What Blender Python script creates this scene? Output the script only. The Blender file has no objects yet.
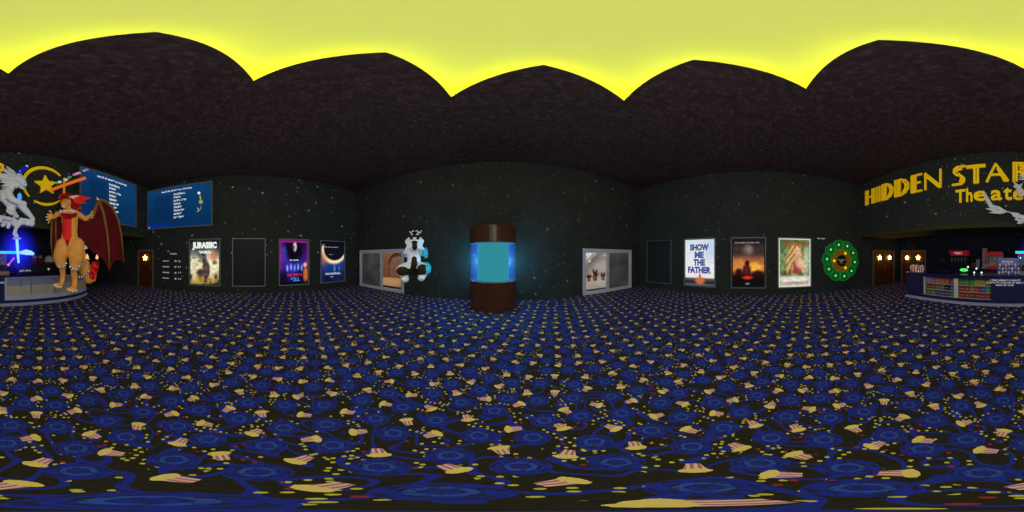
import bpy, bmesh, math, random
from mathutils import Vector, Matrix
random.seed(7)
S = bpy.context.scene
COL = S.collection
PI = math.pi
rad = math.radians
EYE = 1.7            # height of the camera above the carpet
YAW = 4.0            # the room is turned a few degrees from the picture's centre
XL, XR, YF, YB = -7.33, 6.9, 6.05, -8.1      # wall planes
HC = 5.65            # ceiling height

# ------------------------------------------------------------------ helpers
def lin(c):
    c = c / 255.0
    return c / 12.92 if c <= 0.04045 else ((c + 0.055) / 1.055) ** 2.4
def L3(r, g, b, k=1.0):
    return (lin(r) * k, lin(g) * k, lin(b) * k, 1.0)

def new_mat(name):
    m = bpy.data.materials.new(name); m.use_nodes = True
    nt = m.node_tree; nt.nodes.clear()
    out = nt.nodes.new('ShaderNodeOutputMaterial')
    return m, nt, out
def mat(name, col, rough=0.6, metal=0.0, emit=None, es=1.0, noise=0.0, nscale=8.0, spec=0.3):
    m, nt, out = new_mat(name)
    b = nt.nodes.new('ShaderNodeBsdfPrincipled')
    b.inputs['Roughness'].default_value = rough
    b.inputs['Metallic'].default_value = metal
    b.inputs['Specular IOR Level'].default_value = spec
    if noise > 0:
        tc = nt.nodes.new('ShaderNodeTexCoord')
        n = nt.nodes.new('ShaderNodeTexNoise'); n.inputs['Scale'].default_value = nscale
        n.inputs['Detail'].default_value = 3
        r = nt.nodes.new('ShaderNodeValToRGB')
        r.color_ramp.elements[0].position = .3; r.color_ramp.elements[1].position = .7
        r.color_ramp.elements[0].color = tuple(c * (1 - noise) for c in col[:3]) + (1,)
        r.color_ramp.elements[1].color = tuple(min(1, c * (1 + noise)) for c in col[:3]) + (1,)
        nt.links.new(tc.outputs['Object'], n.inputs['Vector'])
        nt.links.new(n.outputs['Fac'], r.inputs['Fac'])
        nt.links.new(r.outputs['Color'], b.inputs['Base Color'])
    else:
        b.inputs['Base Color'].default_value = tuple(col[:3]) + (1,)
    if emit:
        b.inputs['Emission Color'].default_value = tuple(emit[:3]) + (1,)
        b.inputs['Emission Strength'].default_value = es
    nt.links.new(b.outputs[0], out.inputs[0])
    return m
def glow(name, col, s=1.0):
    m, nt, out = new_mat(name)
    e = nt.nodes.new('ShaderNodeEmission'); e.inputs[0].default_value = tuple(col[:3]) + (1,)
    e.inputs[1].default_value = s
    nt.links.new(e.outputs[0], out.inputs[0])
    return m
def glass(name, tint=(1, 1, 1), refl=.06, rough=.05):
    m, nt, out = new_mat(name)
    t = nt.nodes.new('ShaderNodeBsdfTransparent'); t.inputs[0].default_value = tuple(tint) + (1,)
    g = nt.nodes.new('ShaderNodeBsdfGlossy'); g.inputs['Roughness'].default_value = rough
    x = nt.nodes.new('ShaderNodeMixShader'); x.inputs[0].default_value = refl
    nt.links.new(t.outputs[0], x.inputs[1]); nt.links.new(g.outputs[0], x.inputs[2])
    nt.links.new(x.outputs[0], out.inputs[0])
    return m

def finish(o, label=None, cat=None, group=None, kind=None):
    if label: o['label'] = label
    if cat: o['category'] = cat
    if group: o['group'] = group
    if kind: o['kind'] = kind
    return o
def thing(name, label, cat, loc=(0, 0, 0), rz=0.0, group=None, kind=None):
    o = bpy.data.objects.new(name, None); COL.objects.link(o)
    o.empty_display_size = .1
    o.location = loc; o.rotation_euler = (0, 0, rz)
    return finish(o, label, cat, group, kind)
def link_mesh(name, me, mats, parent=None, smooth=False):
    if not isinstance(mats, (list, tuple)): mats = [mats]
    for m in mats:
        if len(me.materials) < len(mats): me.materials.append(m)
    if smooth:
        for p in me.polygons: p.use_smooth = True
    o = bpy.data.objects.new(name, me); COL.objects.link(o)
    if parent is not None: o.parent = parent
    return o
def obj(name, bm, mats, parent=None, smooth=False, recalc=True):
    if recalc: bmesh.ops.recalc_face_normals(bm, faces=bm.faces[:])
    me = bpy.data.meshes.new(name); bm.to_mesh(me); bm.free()
    return link_mesh(name, me, mats, parent, smooth)
def tree_copy(o, parent=None):
    c = o.copy(); COL.objects.link(c)
    if parent is not None: c.parent = parent
    for ch in list(o.children): tree_copy(ch, c)
    return c

def box(bm, x0, x1, y0, y1, z0, z1, mi=0, M=None, bev=0):
    g = bmesh.ops.create_cube(bm, size=1.0)
    vs = g['verts']
    for v in vs:
        v.co = Vector((x0 + (v.co.x + .5) * (x1 - x0), y0 + (v.co.y + .5) * (y1 - y0), z0 + (v.co.z + .5) * (z1 - z0)))
    fs = {f for v in vs for f in v.link_faces}
    for f in fs: f.material_index = mi
    if bev:
        es = list({e for v in vs for e in v.link_edges})
        r = bmesh.ops.bevel(bm, geom=es, offset=bev, segments=2, affect='EDGES', profile=.7)
        vs = list({v for f in r['faces'] for v in f.verts} | {v for v in vs if v.is_valid})
    if M is not None: bmesh.ops.transform(bm, matrix=M, verts=[v for v in vs if v.is_valid])
    return bm
def prism(bm, pts, y0, y1, mi=0):
    """polygon in local x,z extruded from y0 to y1"""
    a = [bm.verts.new((x, y0, z)) for x, z in pts]
    b = [bm.verts.new((x, y1, z)) for x, z in pts]
    n = len(pts); fs = []
    fs.append(bm.faces.new(a)); fs.append(bm.faces.new(list(reversed(b))))
    for i in range(n):
        j = (i + 1) % n
        fs.append(bm.faces.new((a[i], b[i], b[j], a[j])))
    for f in fs: f.material_index = mi
def lathe(bm, prof, n=32, c=(0, 0, 0), mi=0):
    rings = []
    for r, z in prof:
        if r < 1e-5: rings.append([bm.verts.new((c[0], c[1], c[2] + z))])
        else: rings.append([bm.verts.new((c[0] + r * math.cos(2 * PI * k / n), c[1] + r * math.sin(2 * PI * k / n), c[2] + z)) for k in range(n)])
    for a, b in zip(rings, rings[1:]):
        for k in range(n):
            k2 = (k + 1) % n
            if len(a) == 1 and len(b) == 1: continue
            if len(a) == 1: f = bm.faces.new((a[0], b[k], b[k2]))
            elif len(b) == 1: f = bm.faces.new((a[k], a[k2], b[0]))
            else: f = bm.faces.new((a[k], a[k2], b[k2], b[k]))
            f.material_index = mi
def tube(bm, pts, r, n=10, mi=0):
    """capped tube through points, radius a number or list"""
    pts = [Vector(p) for p in pts]
    rs = r if isinstance(r, (list, tuple)) else [r] * len(pts)
    rings = []
    up = None
    for i, p in enumerate(pts):
        d = (pts[min(i + 1, len(pts) - 1)] - pts[max(i - 1, 0)]).normalized()
        if up is None:
            up = Vector((0, 0, 1)) if abs(d.z) < .9 else Vector((1, 0, 0))
        a = d.cross(up).normalized(); b = a.cross(d).normalized(); up = b
        rings.append([bm.verts.new(p + (a * math.cos(2 * PI * k / n) + b * math.sin(2 * PI * k / n)) * rs[i]) for k in range(n)])
    for A, B in zip(rings, rings[1:]):
        for k in range(n):
            bm.faces.new((A[k], A[(k + 1) % n], B[(k + 1) % n], B[k])).material_index = mi
    bm.faces.new(list(reversed(rings[0]))).material_index = mi
    bm.faces.new(rings[-1]).material_index = mi
def ball(bm, p, r, seg=12, sc=(1, 1, 1), mi=0):
    g = bmesh.ops.create_uvsphere(bm, u_segments=seg, v_segments=max(6, seg // 2 + 2), radius=r)
    for v in g['verts']:
        v.co = Vector((v.co.x * sc[0], v.co.y * sc[1], v.co.z * sc[2])) + Vector(p)
    for f in {f for v in g['verts'] for f in v.link_faces}: f.material_index = mi
def cone(bm, p, q, r, n=6, mi=0, flat=1.0):
    p = Vector(p); q = Vector(q); d = (q - p).normalized()
    up = Vector((0, 1, 0)) if abs(d.y) < .9 else Vector((1, 0, 0))
    a = d.cross(up).normalized(); b = a.cross(d).normalized()
    mid = p.lerp(q, .3)
    R0 = [bm.verts.new(p + (a * math.cos(2 * PI * k / n) + b * math.sin(2 * PI * k / n) * flat) * r * .6) for k in range(n)]
    R1 = [bm.verts.new(mid + (a * math.cos(2 * PI * k / n) + b * math.sin(2 * PI * k / n) * flat) * r) for k in range(n)]
    t = bm.verts.new(q)
    bm.faces.new(list(reversed(R0))).material_index = mi
    for k in range(n):
        k2 = (k + 1) % n
        bm.faces.new((R0[k], R0[k2], R1[k2], R1[k])).material_index = mi
        bm.faces.new((R1[k], R1[k2], t)).material_index = mi
def star_pts(R, r, n=5, cx=0, cz=0, a0=PI / 2):
    return [(cx + (R if k % 2 == 0 else r) * math.cos(a0 + k * PI / n), cz + (R if k % 2 == 0 else r) * math.sin(a0 + k * PI / n)) for k in range(2 * n)]
def arc_band(bm, cx, cz, r0, r1, a0, a1, y0, y1, n=24, mi=0, taper=False):
    o = []; i_ = []
    for k in range(n + 1):
        a = a0 + (a1 - a0) * k / n
        w = (r1 - r0) * (math.sin(PI * (.12 + .76 * k / n)) if taper else 1)
        m = (r0 + r1) / 2
        o.append((cx + (m + w / 2) * math.cos(a), cz + (m + w / 2) * math.sin(a)))
        i_.append((cx + (m - w / 2) * math.cos(a), cz + (m - w / 2) * math.sin(a)))
    for k in range(n):
        prism(bm, [i_[k], o[k], o[k + 1], i_[k + 1]], y0, y1, mi)
    bmesh.ops.remove_doubles(bm, verts=bm.verts[:], dist=1e-5)
def stroke(bm, pts, w, y0, y1, mi=0):
    for (ax, az), (bx, bz) in zip(pts, pts[1:]):
        d = Vector((bx - ax, bz - az)); l = d.length
        if l < 1e-6: continue
        d /= l; n = Vector((-d.y, d.x)) * w / 2; e = d * w * .28
        a = Vector((ax, az)) - e; b = Vector((bx, bz)) + e
        prism(bm, [tuple(a - n), tuple(b - n), tuple(b + n), tuple(a + n)], y0, y1, mi)
def glyphs(bm, x, z, h, words, y0=-.012, y1=-.002, rnd=None, gap=.55, wd=.62):
    """a row of tiny unreadable letter shapes; words = list of letter counts"""
    rnd = rnd or random
    for w in words:
        for _ in range(w):
            g = h * wd; s = h * .2
            k = rnd.randrange(5)
            if k in (0, 1, 4): box(bm, x, x + s, y0, y1, z, z + h * rnd.uniform(.8, 1.0))
            if k in (0, 2): box(bm, x, x + g * .85, y0, y1, z + h * .42, z + h * .62)
            if k in (1, 3): box(bm, x, x + g * .85, y0, y1, z, z + h * .2)
            if k in (2, 3): box(bm, x, x + g * .85, y0, y1, z + h * .78, z + h)
            if k in (0, 3, 4): box(bm, x + g * .85 - s, x + g * .85, y0, y1, z, z + h * rnd.uniform(.6, .9))
            if k == 4: box(bm, x, x + g * .85, y0, y1, z + h * .55, z + h * .75)
            x += g * 1.1
        x += h * gap
    return x
_txt = 0
def text_mesh(body, height, bold=0.0, depth=.008, width=None, spacing=1.0):
    """built-in lettering turned into a mesh: local x right, z up, facing -y; origin at baseline left"""
    cu = bpy.data.curves.new('lettering', 'FONT'); cu.body = body; cu.size = 1.0
    cu.offset = bold; cu.extrude = .02; cu.space_character = spacing; cu.resolution_u = 3
    o = bpy.data.objects.new('lettering_source', cu); COL.objects.link(o)
    dg = bpy.context.evaluated_depsgraph_get(); dg.update()
    me = bpy.data.meshes.new_from_object(o.evaluated_get(dg))
    bpy.data.objects.remove(o); bpy.data.curves.remove(cu)
    xs = [v.co.x for v in me.vertices]; ys = [v.co.y for v in me.vertices]
    x0, x1, y0, y1 = min(xs), max(xs), min(ys), max(ys)
    sz = height / (y1 - y0); sx = sz if width is None else width / (x1 - x0)
    for v in me.vertices:
        x, y, z = v.co
        v.co = ((x - x0) * sx, -(z + .02) / .04 * depth, (y - y0) * sz)
    me.update()
    me.materials.clear()
    return me, (x1 - x0) * sx

def az(px): return rad((px - 512) * 360 / 1024 + YAW)
def el(py): return rad((256 - py) * 180 / 512)
class Facing:
    """measures a figure that stands at distance d in the direction of picture column px0"""
    def __init__(s, px0, d, base): s.b = az(px0); s.d = d; s.base = base
    def loc(s): return (s.d * math.sin(s.b), s.d * math.cos(s.b), s.base)
    def rz(s): return -s.b
    def p(s, px, py, dep=0.0):
        db = az(px) - s.b; D = s.d + dep
        return Vector((D * math.tan(db), dep, EYE + D / math.cos(db) * math.tan(el(py)) - s.base))

def blob(name, caps, mats, parent, voxel=.02, smooth=4, paint=None, extra=None):
    """one continuous surface grown around tapered limbs"""
    bm = bmesh.new()
    for (p, r, q, r2) in caps:
        p = Vector(p); q = Vector(q)
        ball(bm, p, r, 16); ball(bm, q, r2, 16)
        if (q - p).length > 1e-4: tube(bm, [p, q], [r, r2], 16)
    if extra: extra(bm)
    bmesh.ops.recalc_face_normals(bm, faces=bm.faces[:])
    me = bpy.data.meshes.new(name + '_cage'); bm.to_mesh(me); bm.free()
    o = bpy.data.objects.new(name + '_cage', me); COL.objects.link(o)
    r = o.modifiers.new('r', 'REMESH'); r.mode = 'VOXEL'; r.voxel_size = voxel; r.use_smooth_shade = True
    s = o.modifiers.new('s', 'SMOOTH'); s.factor = .5; s.iterations = smooth
    dg = bpy.context.evaluated_depsgraph_get(); dg.update()
    out = bpy.data.meshes.new_from_object(o.evaluated_get(dg))
    bpy.data.objects.remove(o); bpy.data.meshes.remove(me)
    out.name = name
    out.materials.clear()
    for m in mats: out.materials.append(m)
    for p in out.polygons:
        p.use_smooth = True
        p.material_index = paint(p.center, p.normal) if paint else 0
    ob = bpy.data.objects.new(name, out); COL.objects.link(ob); ob.parent = parent
    return ob
def chain(pts):
    return [(a[0], a[1], b[0], b[1]) for a, b in zip(pts, pts[1:])]

# ------------------------------------------------------------------ materials
class NT:
    def __init__(s, nt): s.nt = nt
    def n(s, t, **kw):
        n = s.nt.nodes.new(t)
        for k, v in kw.items(): setattr(n, k, v)
        return n
    def put(s, sock, v):
        if hasattr(v, 'links'): s.nt.links.new(v, sock)
        else: sock.default_value = v
    def m(s, op, a, b=None, c=None):
        n = s.n('ShaderNodeMath', operation=op)
        s.put(n.inputs[0], a)
        if b is not None: s.put(n.inputs[1], b)
        if c is not None: s.put(n.inputs[2], c)
        return n.outputs[0]
    def mix(s, f, a, b):
        n = s.n('ShaderNodeMix', data_type='RGBA')
        s.put(n.inputs[0], f); s.put(n.inputs[6], a); s.put(n.inputs[7], b)
        return n.outputs[2]
AMB = 0.62
def alb(r, g, b): return tuple(min(.95, lin(c) / AMB) for c in (r, g, b)) + (1,)

def wall_mat(name, base, speck=1.0):
    m, nt, out = new_mat(name); N = NT(nt)
    tc = N.n('ShaderNodeTexCoord')
    b = N.n('ShaderNodeBsdfPrincipled'); b.inputs['Roughness'].default_value = .75; b.inputs['Specular IOR Level'].default_value = .1
    nz = N.n('ShaderNodeTexNoise'); nz.inputs['Scale'].default_value = 1.3; nz.inputs['Detail'].default_value = 5
    nt.links.new(tc.outputs['Object'], nz.inputs['Vector'])
    c = N.mix(nz.outputs['Fac'], tuple(x * .7 for x in base[:3]) + (1,), tuple(x * 1.3 for x in base[:3]) + (1,))
    for sc, th, k in ((2.2, .125, 1.0), (4.0, .14, 1.0), (8.0, .17, .7)):
        v = N.n('ShaderNodeTexVoronoi'); v.inputs['Scale'].default_value = sc
        nt.links.new(tc.outputs['Object'], v.inputs['Vector'])
        sep = N.n('ShaderNodeSeparateColor'); nt.links.new(v.outputs['Color'], sep.inputs[0])
        size = N.m('MULTIPLY', sep.outputs[0], th)
        hit = N.m('LESS_THAN', v.outputs['Distance'], size)
        hit = N.m('MULTIPLY', hit, N.m('MULTIPLY', sep.outputs[1], k * speck))
        sc2 = N.mix(.75, v.outputs['Color'], (.6, .62, .6, 1))
        c = N.mix(N.m('MULTIPLY', hit, .7), c, sc2)
    nt.links.new(c, b.inputs['Base Color'])
    nt.links.new(b.outputs[0], out.inputs[0])
    return m
M_wall = wall_mat('wall_dark_speckled', alb(35, 37, 33))
M_back = wall_mat('wall_navy_speckled', alb(22, 24, 30), .8)
M_soffit = mat('soffit_black', alb(12, 12, 12), .8)
M_olive = mat('trim_olive', alb(40, 40, 16), .7)

def carpet_mat():
    m, nt, out = new_mat('carpet_popcorn'); N = NT(nt)
    tc = N.n('ShaderNodeTexCoord')
    b = N.n('ShaderNodeBsdfPrincipled'); b.inputs['Roughness'].default_value = .95; b.inputs['Specular IOR Level'].default_value = .05
    P = tc.outputs['Object']
    base = alb(25, 23, 15); blue = alb(21, 30, 92); blue2 = alb(32, 58, 106)
    nz = N.n('ShaderNodeTexNoise'); nz.inputs['Scale'].default_value = 40
    nt.links.new(P, nz.inputs['Vector'])
    col = N.mix(nz.outputs['Fac'], tuple(c * .6 for c in base[:3]) + (1,), tuple(c * 1.5 for c in base[:3]) + (1,))
    # wandering film-strip curls
    n2 = N.n('ShaderNodeTexNoise'); n2.inputs['Scale'].default_value = 3.4; n2.inputs['Detail'].default_value = 0.5
    nt.links.new(P, n2.inputs['Vector'])
    curl = N.m('LESS_THAN', N.m('ABSOLUTE', N.m('SUBTRACT', N.m('FRACT', N.m('MULTIPLY', n2.outputs['Fac'], 7.0)), .5)), .13)
    col = N.mix(N.m('MULTIPLY', curl, .8), col, blue)
    CELL = .30
    def lattice(off, rndm, seedoff):
        mp = N.n('ShaderNodeMapping'); mp.inputs['Location'].default_value = (off[0] + seedoff, off[1], 0)
        mp.inputs['Rotation'].default_value = (0, 0, rad(19)); mp.inputs['Scale'].default_value = (1 / CELL,) * 3
        nt.links.new(P, mp.inputs['Vector'])
        v = N.n('ShaderNodeTexVoronoi', voronoi_dimensions='2D'); v.inputs['Scale'].default_value = 1
        v.inputs['Randomness'].default_value = rndm
        nt.links.new(mp.outputs[0], v.inputs['Vector'])
        sub = N.n('ShaderNodeVectorMath', operation='SUBTRACT')
        nt.links.new(mp.outputs[0], sub.inputs[0]); nt.links.new(v.outputs['Position'], sub.inputs[1])
        sep = N.n('ShaderNodeSeparateColor'); nt.links.new(v.outputs['Color'], sep.inputs[0])
        rot = N.n('ShaderNodeVectorRotate', rotation_type='Z_AXIS')
        nt.links.new(sub.outputs[0], rot.inputs['Vector'])
        nt.links.new(N.m('MULTIPLY', sep.outputs[0], 6.28), rot.inputs['Angle'])
        xyz = N.n('ShaderNodeSeparateXYZ'); nt.links.new(rot.outputs[0], xyz.inputs[0])
        return xyz.outputs[0], xyz.outputs[1], v.outputs['Distance'], sep
    # film reels
    x, y, d, sep = lattice((.5, .5), .3, 0)
    disc = N.m('LESS_THAN', d, .32)
    ang = N.m('ARCTAN2', y, x)
    ring = N.m('GREATER_THAN', N.m('SINE', N.m('MULTIPLY', d, 75.0)), -.2)
    spoke = N.m('GREATER_THAN', N.m('SINE', N.m('ADD', N.m('MULTIPLY', ang, 5.0), N.m('MULTIPLY', d, 20.0))), .1)
    dark = N.m('MULTIPLY', spoke, ring)
    rc = N.mix(N.m('MULTIPLY', dark, .75), blue, base)
    rc = N.mix(N.m('MULTIPLY', N.m('LESS_THAN', N.m('ABSOLUTE', N.m('SUBTRACT', d, .14)), .03), .7), rc, blue2)
    nr = N.n('ShaderNodeTexNoise'); nr.inputs['Scale'].default_value = 55; nr.inputs['Detail'].default_value = 2
    nt.links.new(P, nr.inputs['Vector'])
    rc = N.mix(N.m('MULTIPLY', N.m('GREATER_THAN', nr.outputs['Fac'], .54), .6), rc, base)
    col = N.mix(disc, col, rc)
    # loose kernels and confetti
    v = N.n('ShaderNodeTexVoronoi', voronoi_dimensions='2D'); v.inputs['Scale'].default_value = 27
    nt.links.new(P, v.inputs['Vector'])
    sp = N.n('ShaderNodeSeparateColor'); nt.links.new(v.outputs['Color'], sp.inputs[0])
    ker = N.m('LESS_THAN', v.outputs['Distance'], .27)
    n3 = N.n('ShaderNodeTexNoise'); n3.inputs['Scale'].default_value = 5.0
    nt.links.new(P, n3.inputs['Vector'])
    on = N.m('MULTIPLY', N.m('GREATER_THAN', sp.outputs[0], .5), N.m('GREATER_THAN', n3.outputs['Fac'], .5))
    on = N.m('MULTIPLY', N.m('MULTIPLY', ker, on), N.m('SUBTRACT', 1.0, disc))
    kc = N.mix(N.m('GREATER_THAN', sp.outputs[1], .8), alb(128, 122, 40), alb(105, 28, 26))
    col = N.mix(on, col, kc)
    # popcorn tubs
    x, y, d, sep = lattice((0, 0), .3, 0)
    half = N.m('ADD', .075, N.m('MULTIPLY', N.m('ADD', y, .17), .2))
    tub = N.m('MULTIPLY', N.m('LESS_THAN', N.m('ABSOLUTE', x), half),
              N.m('MULTIPLY', N.m('GREATER_THAN', y, -.17), N.m('LESS_THAN', y, .06)))
    st = N.m('GREATER_THAN', N.m('SINE', N.m('MULTIPLY', x, 80.0)), 0.0)
    tc_ = N.mix(st, alb(156, 124, 92), alb(114, 70, 80))
    col = N.mix(tub, col, tc_)
    dx = N.m('MULTIPLY', x, .72); dy = N.m('SUBTRACT', y, .10)
    n4 = N.n('ShaderNodeTexNoise'); n4.inputs['Scale'].default_value = 60; nt.links.new(P, n4.inputs['Vector'])
    rr = N.m('SQRT', N.m('ADD', N.m('MULTIPLY', dx, dx), N.m('MULTIPLY', dy, N.m('MULTIPLY', dy, 2.2))))
    pop = N.m('LESS_THAN', N.m('ADD', rr, N.m('MULTIPLY', n4.outputs['Fac'], .06)), .145)
    col = N.mix(pop, col, alb(152, 133, 64))
    nt.links.new(col, b.inputs['Base Color'])
    nt.links.new(b.outputs[0], out.inputs[0])
    return m
M_carpet = carpet_mat()

def ceil_mat():
    m, nt, out = new_mat('ceiling_brick'); N = NT(nt)
    tc = N.n('ShaderNodeTexCoord')
    b = N.n('ShaderNodeBsdfPrincipled'); b.inputs['Roughness'].default_value = .85; b.inputs['Specular IOR Level'].default_value = .08
    br = N.n('ShaderNodeTexBrick'); br.inputs['Scale'].default_value = 1
    br.inputs['Brick Width'].default_value = .135; br.inputs['Row Height'].default_value = .11
    br.inputs['Mortar Size'].default_value = .010; br.inputs['Mortar Smooth'].default_value = .5
    br.inputs['Color1'].default_value = alb(45, 34, 36); br.inputs['Color2'].default_value = alb(30, 22, 22)
    br.inputs['Mortar'].default_value = alb(31, 23, 23)
    dn = N.n('ShaderNodeTexNoise'); dn.inputs['Scale'].default_value = 1.1; dn.inputs['Detail'].default_value = 1
    nt.links.new(tc.outputs['Object'], dn.inputs['Vector'])
    dm = N.n('ShaderNodeVectorMath', operation='MULTIPLY_ADD'); nt.links.new(dn.outputs['Color'], dm.inputs[0]); dm.inputs[1].default_value = (.35, .35, 0); nt.links.new(tc.outputs['Object'], dm.inputs[2])
    nt.links.new(dm.outputs[0], br.inputs['Vector'])
    nz = N.n('ShaderNodeTexNoise'); nz.inputs['Scale'].default_value = 9; nz.inputs['Detail'].default_value = 4
    nt.links.new(tc.outputs['Object'], nz.inputs['Vector'])
    c = N.mix(N.m('MULTIPLY', N.m('GREATER_THAN', nz.outputs['Fac'], .5), .55), br.outputs['Color'], alb(27, 20, 19))
    nt.links.new(c, b.inputs['Base Color'])
    bp = N.n('ShaderNodeBump'); bp.inputs['Strength'].default_value = .15; bp.inputs['Distance'].default_value = .02
    nt.links.new(br.outputs['Fac'], bp.inputs['Height']); bp.invert = True
    nt.links.new(bp.outputs[0], b.inputs['Normal'])
    nt.links.new(b.outputs[0], out.inputs[0])
    return m
M_ceil = ceil_mat()
M_yellow = mat('cove_yellow_paint', (.70, .735, .16), .8, spec=.05)
M_cove = glow('cove_yellow_tube', (1.0, 1.0, .0), 12.0)
M_frame = mat('poster_frame_metal', alb(105, 106, 100), .4, .2)
M_dkframe = mat('poster_frame_dark', alb(84, 84, 80), .4, .2)
M_black = mat('black_plastic', alb(14, 14, 14), .4)
M_blackboard = mat('empty_poster_backing', alb(25, 25, 24), .5)
M_alu = mat('door_aluminium', alb(165, 165, 170), .35, .3)
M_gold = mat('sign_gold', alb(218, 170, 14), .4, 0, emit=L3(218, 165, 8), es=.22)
M_navy = mat('counter_navy', alb(25, 25, 54), .4, noise=.12, nscale=3)
M_navytop = mat('countertop_navy', alb(17, 18, 50), .25)
M_trimw = mat('counter_pale_trim', alb(118, 118, 132), .5)
M_casew = mat('case_pale_grey', alb(128, 128, 138), .5)
M_beige = mat('case_beige_back', alb(132, 122, 100), .6, noise=.08, nscale=4)
M_grp = mat('case_grey_panel', alb(96, 98, 112), .5, noise=.06, nscale=3)
M_white = mat('white_paint', alb(205, 205, 205), .5)
M_shelf = mat('shelf_cream', alb(150, 138, 128), .5)
M_txt = glow('white_lettering', L3(225, 228, 235), 1.0)
M_txtdim = glow('dim_white_lettering', L3(165, 165, 170), 1.0)
M_wood = mat('door_red_brown', alb(56, 24, 12), .45, noise=.25, nscale=6)
M_woodfr = mat('door_frame_taupe', alb(74, 66, 60), .5)
M_glass = glass('clear_glass', (1, 1, 1), .03)
M_glassd = glass('door_glass', (.92, .93, .94), .03)
M_frost = mat('grey_frosted_glass', alb(86, 84, 84), .25, spec=.5, noise=.45, nscale=1.2)

# ------------------------------------------------------------------ setting
# star opening of the ceiling
SC = (.21, .425); SR, Sr = 2.39, 1.22
SA = math.atan2(-2.0 - .455, -.098 - .19) + rad(YAW) * -1
star = star_pts(SR, Sr, 5, SC[0], SC[1], SA)

bm = bmesh.new()
box(bm, -9.6, 9.2, -8.3, 6.2, -.1, 0)
finish(obj('floor', bm, M_carpet), kind='structure')

bm = bmesh.new()
o = [bm.verts.new((x, y, 0)) for x, y in ((XL, -6.6), (XR, -6.6), (XR, YF), (XL, YF))]
s_ = [bm.verts.new((x, y, 0)) for x, y in star]
es = [bm.edges.new((l[i], l[(i + 1) % len(l)])) for l in (o, s_) for i in range(len(l))]
bmesh.ops.triangle_fill(bm, use_beauty=True, edges=es)
def inside(p, poly):
    c = False; n = len(poly)
    for i in range(n):
        (x1, y1), (x2, y2) = poly[i], poly[(i + 1) % n]
        if (y1 > p[1]) != (y2 > p[1]) and p[0] < (x2 - x1) * (p[1] - y1) / (y2 - y1) + x1: c = not c
    return c
bad = [f for f in bm.faces if inside(f.calc_center_median()[:2], star)]
bmesh.ops.delete(bm, geom=bad, context='FACES_ONLY')
r = bmesh.ops.extrude_face_region(bm, geom=bm.faces[:])
bmesh.ops.translate(bm, verts=[v for v in r['geom'] if isinstance(v, bmesh.types.BMVert)], vec=(0, 0, .05))
ceiling = obj('ceiling', bm, M_ceil); ceiling.location = (0, 0, HC); finish(ceiling, kind='structure')

bm = bmesh.new()   # front wall with two glazed door openings
T = .15
DA = (-7.06, -4.07, 2.02); DB = (3.33, 6.23, 2.02)
for a, b_ in ((XL - T, DA[0]), (DA[1], DB[0]), (DB[1], XR + T)): box(bm, a, b_, YF, YF + T, 0, HC)
for D in (DA, DB): box(bm, D[0], D[1], YF, YF + T, D[2], HC)
finish(obj('wall_front', bm, M_wall), kind='structure')
bm = bmesh.new(); box(bm, XR, XR + T, YB, YF, 0, HC); finish(obj('wall_right', bm, M_wall), kind='structure')
bm = bmesh.new(); box(bm, XL - T, XL, YB, YF, 0, HC); finish(obj('wall_left', bm, M_wall), kind='structure')
bm = bmesh.new(); box(bm, XL - T, XR + T, YB - T, YB, 0, 3.2); finish(obj('wall_back', bm, M_back), kind='structure')
bm = bmesh.new(); box(bm, XL, XR, YB, -6.5, 3.1, 3.2); finish(obj('ceiling_alcove', bm, M_soffit), kind='structure')
def fy(x): return -5.3 + .006 * x * x          # gently curved front of the sign wall
ZF = 2.65
bm = bmesh.new()
n = 36
xs = [XL + (XR - XL) * k / n for k in range(n + 1)]
fr = [[bm.verts.new((x, fy(x), z)) for x in xs] for z in (ZF + .17, HC)]
bk = [[bm.verts.new((x, -6.55, z)) for x in xs] for z in (ZF + .17, HC)]
for k in range(n):
    bm.faces.new((fr[0][k], fr[0][k + 1], fr[1][k + 1], fr[1][k]))
    bm.faces.new((bk[0][k], bk[0][k + 1], bk[1][k + 1], bk[1][k]))
    bm.faces.new((fr[0][k], fr[0][k + 1], bk[0][k + 1], bk[0][k]))
    bm.faces.new((fr[1][k], fr[1][k + 1], bk[1][k + 1], bk[1][k]))
finish(obj('wall_sign_band', bm, M_wall), kind='structure')
bm = bmesh.new()
rows = [[bm.verts.new((x, y(x), z)) for x in xs] for y, z in ((lambda x: fy(x) + .015, ZF + .17), (lambda x: fy(x) + .015, ZF), (lambda x: -6.55, ZF), (lambda x: -6.55, ZF + .17))]
for i in range(4):
    A, B = rows[i], rows[(i + 1) % 4]
    for k in range(n):
        f = bm.faces.new((A[k], A[k + 1], B[k + 1], B[k])); f.material_index = 0 if i == 0 else 1
finish(obj('trim_1', bm, [M_olive, M_soffit]), kind='structure')

# ceiling light: yellow star cove above the opening
t = thing('ceiling_light', 'large star shaped recessed ceiling light glowing yellow above the lobby', 'ceiling light', (SC[0], SC[1], HC + .05))
cov = star_pts(SR + .62, Sr + .40, 5, 0, 0, SA)
bm = bmesh.new()
v = [bm.verts.new((x, y, .34)) for x, y in cov]; bm.faces.new(v)
w = [bm.verts.new((x, y, 0.0)) for x, y in cov]
for k in range(10): bm.faces.new((v[k], v[(k + 1) % 10], w[(k + 1) % 10], w[k]))
obj('cove_panel', bm, M_yellow, t)
bm = bmesh.new()
ed = star_pts(SR + .27, Sr + .16, 5, 0, 0, SA)
for k in range(10):
    a, b_ = ed[k], ed[(k + 1) % 10]
    tube(bm, [(a[0], a[1], .05), (b_[0], b_[1], .05)], .022, 8)
obj('light_tube', bm, M_cove, t)

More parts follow.
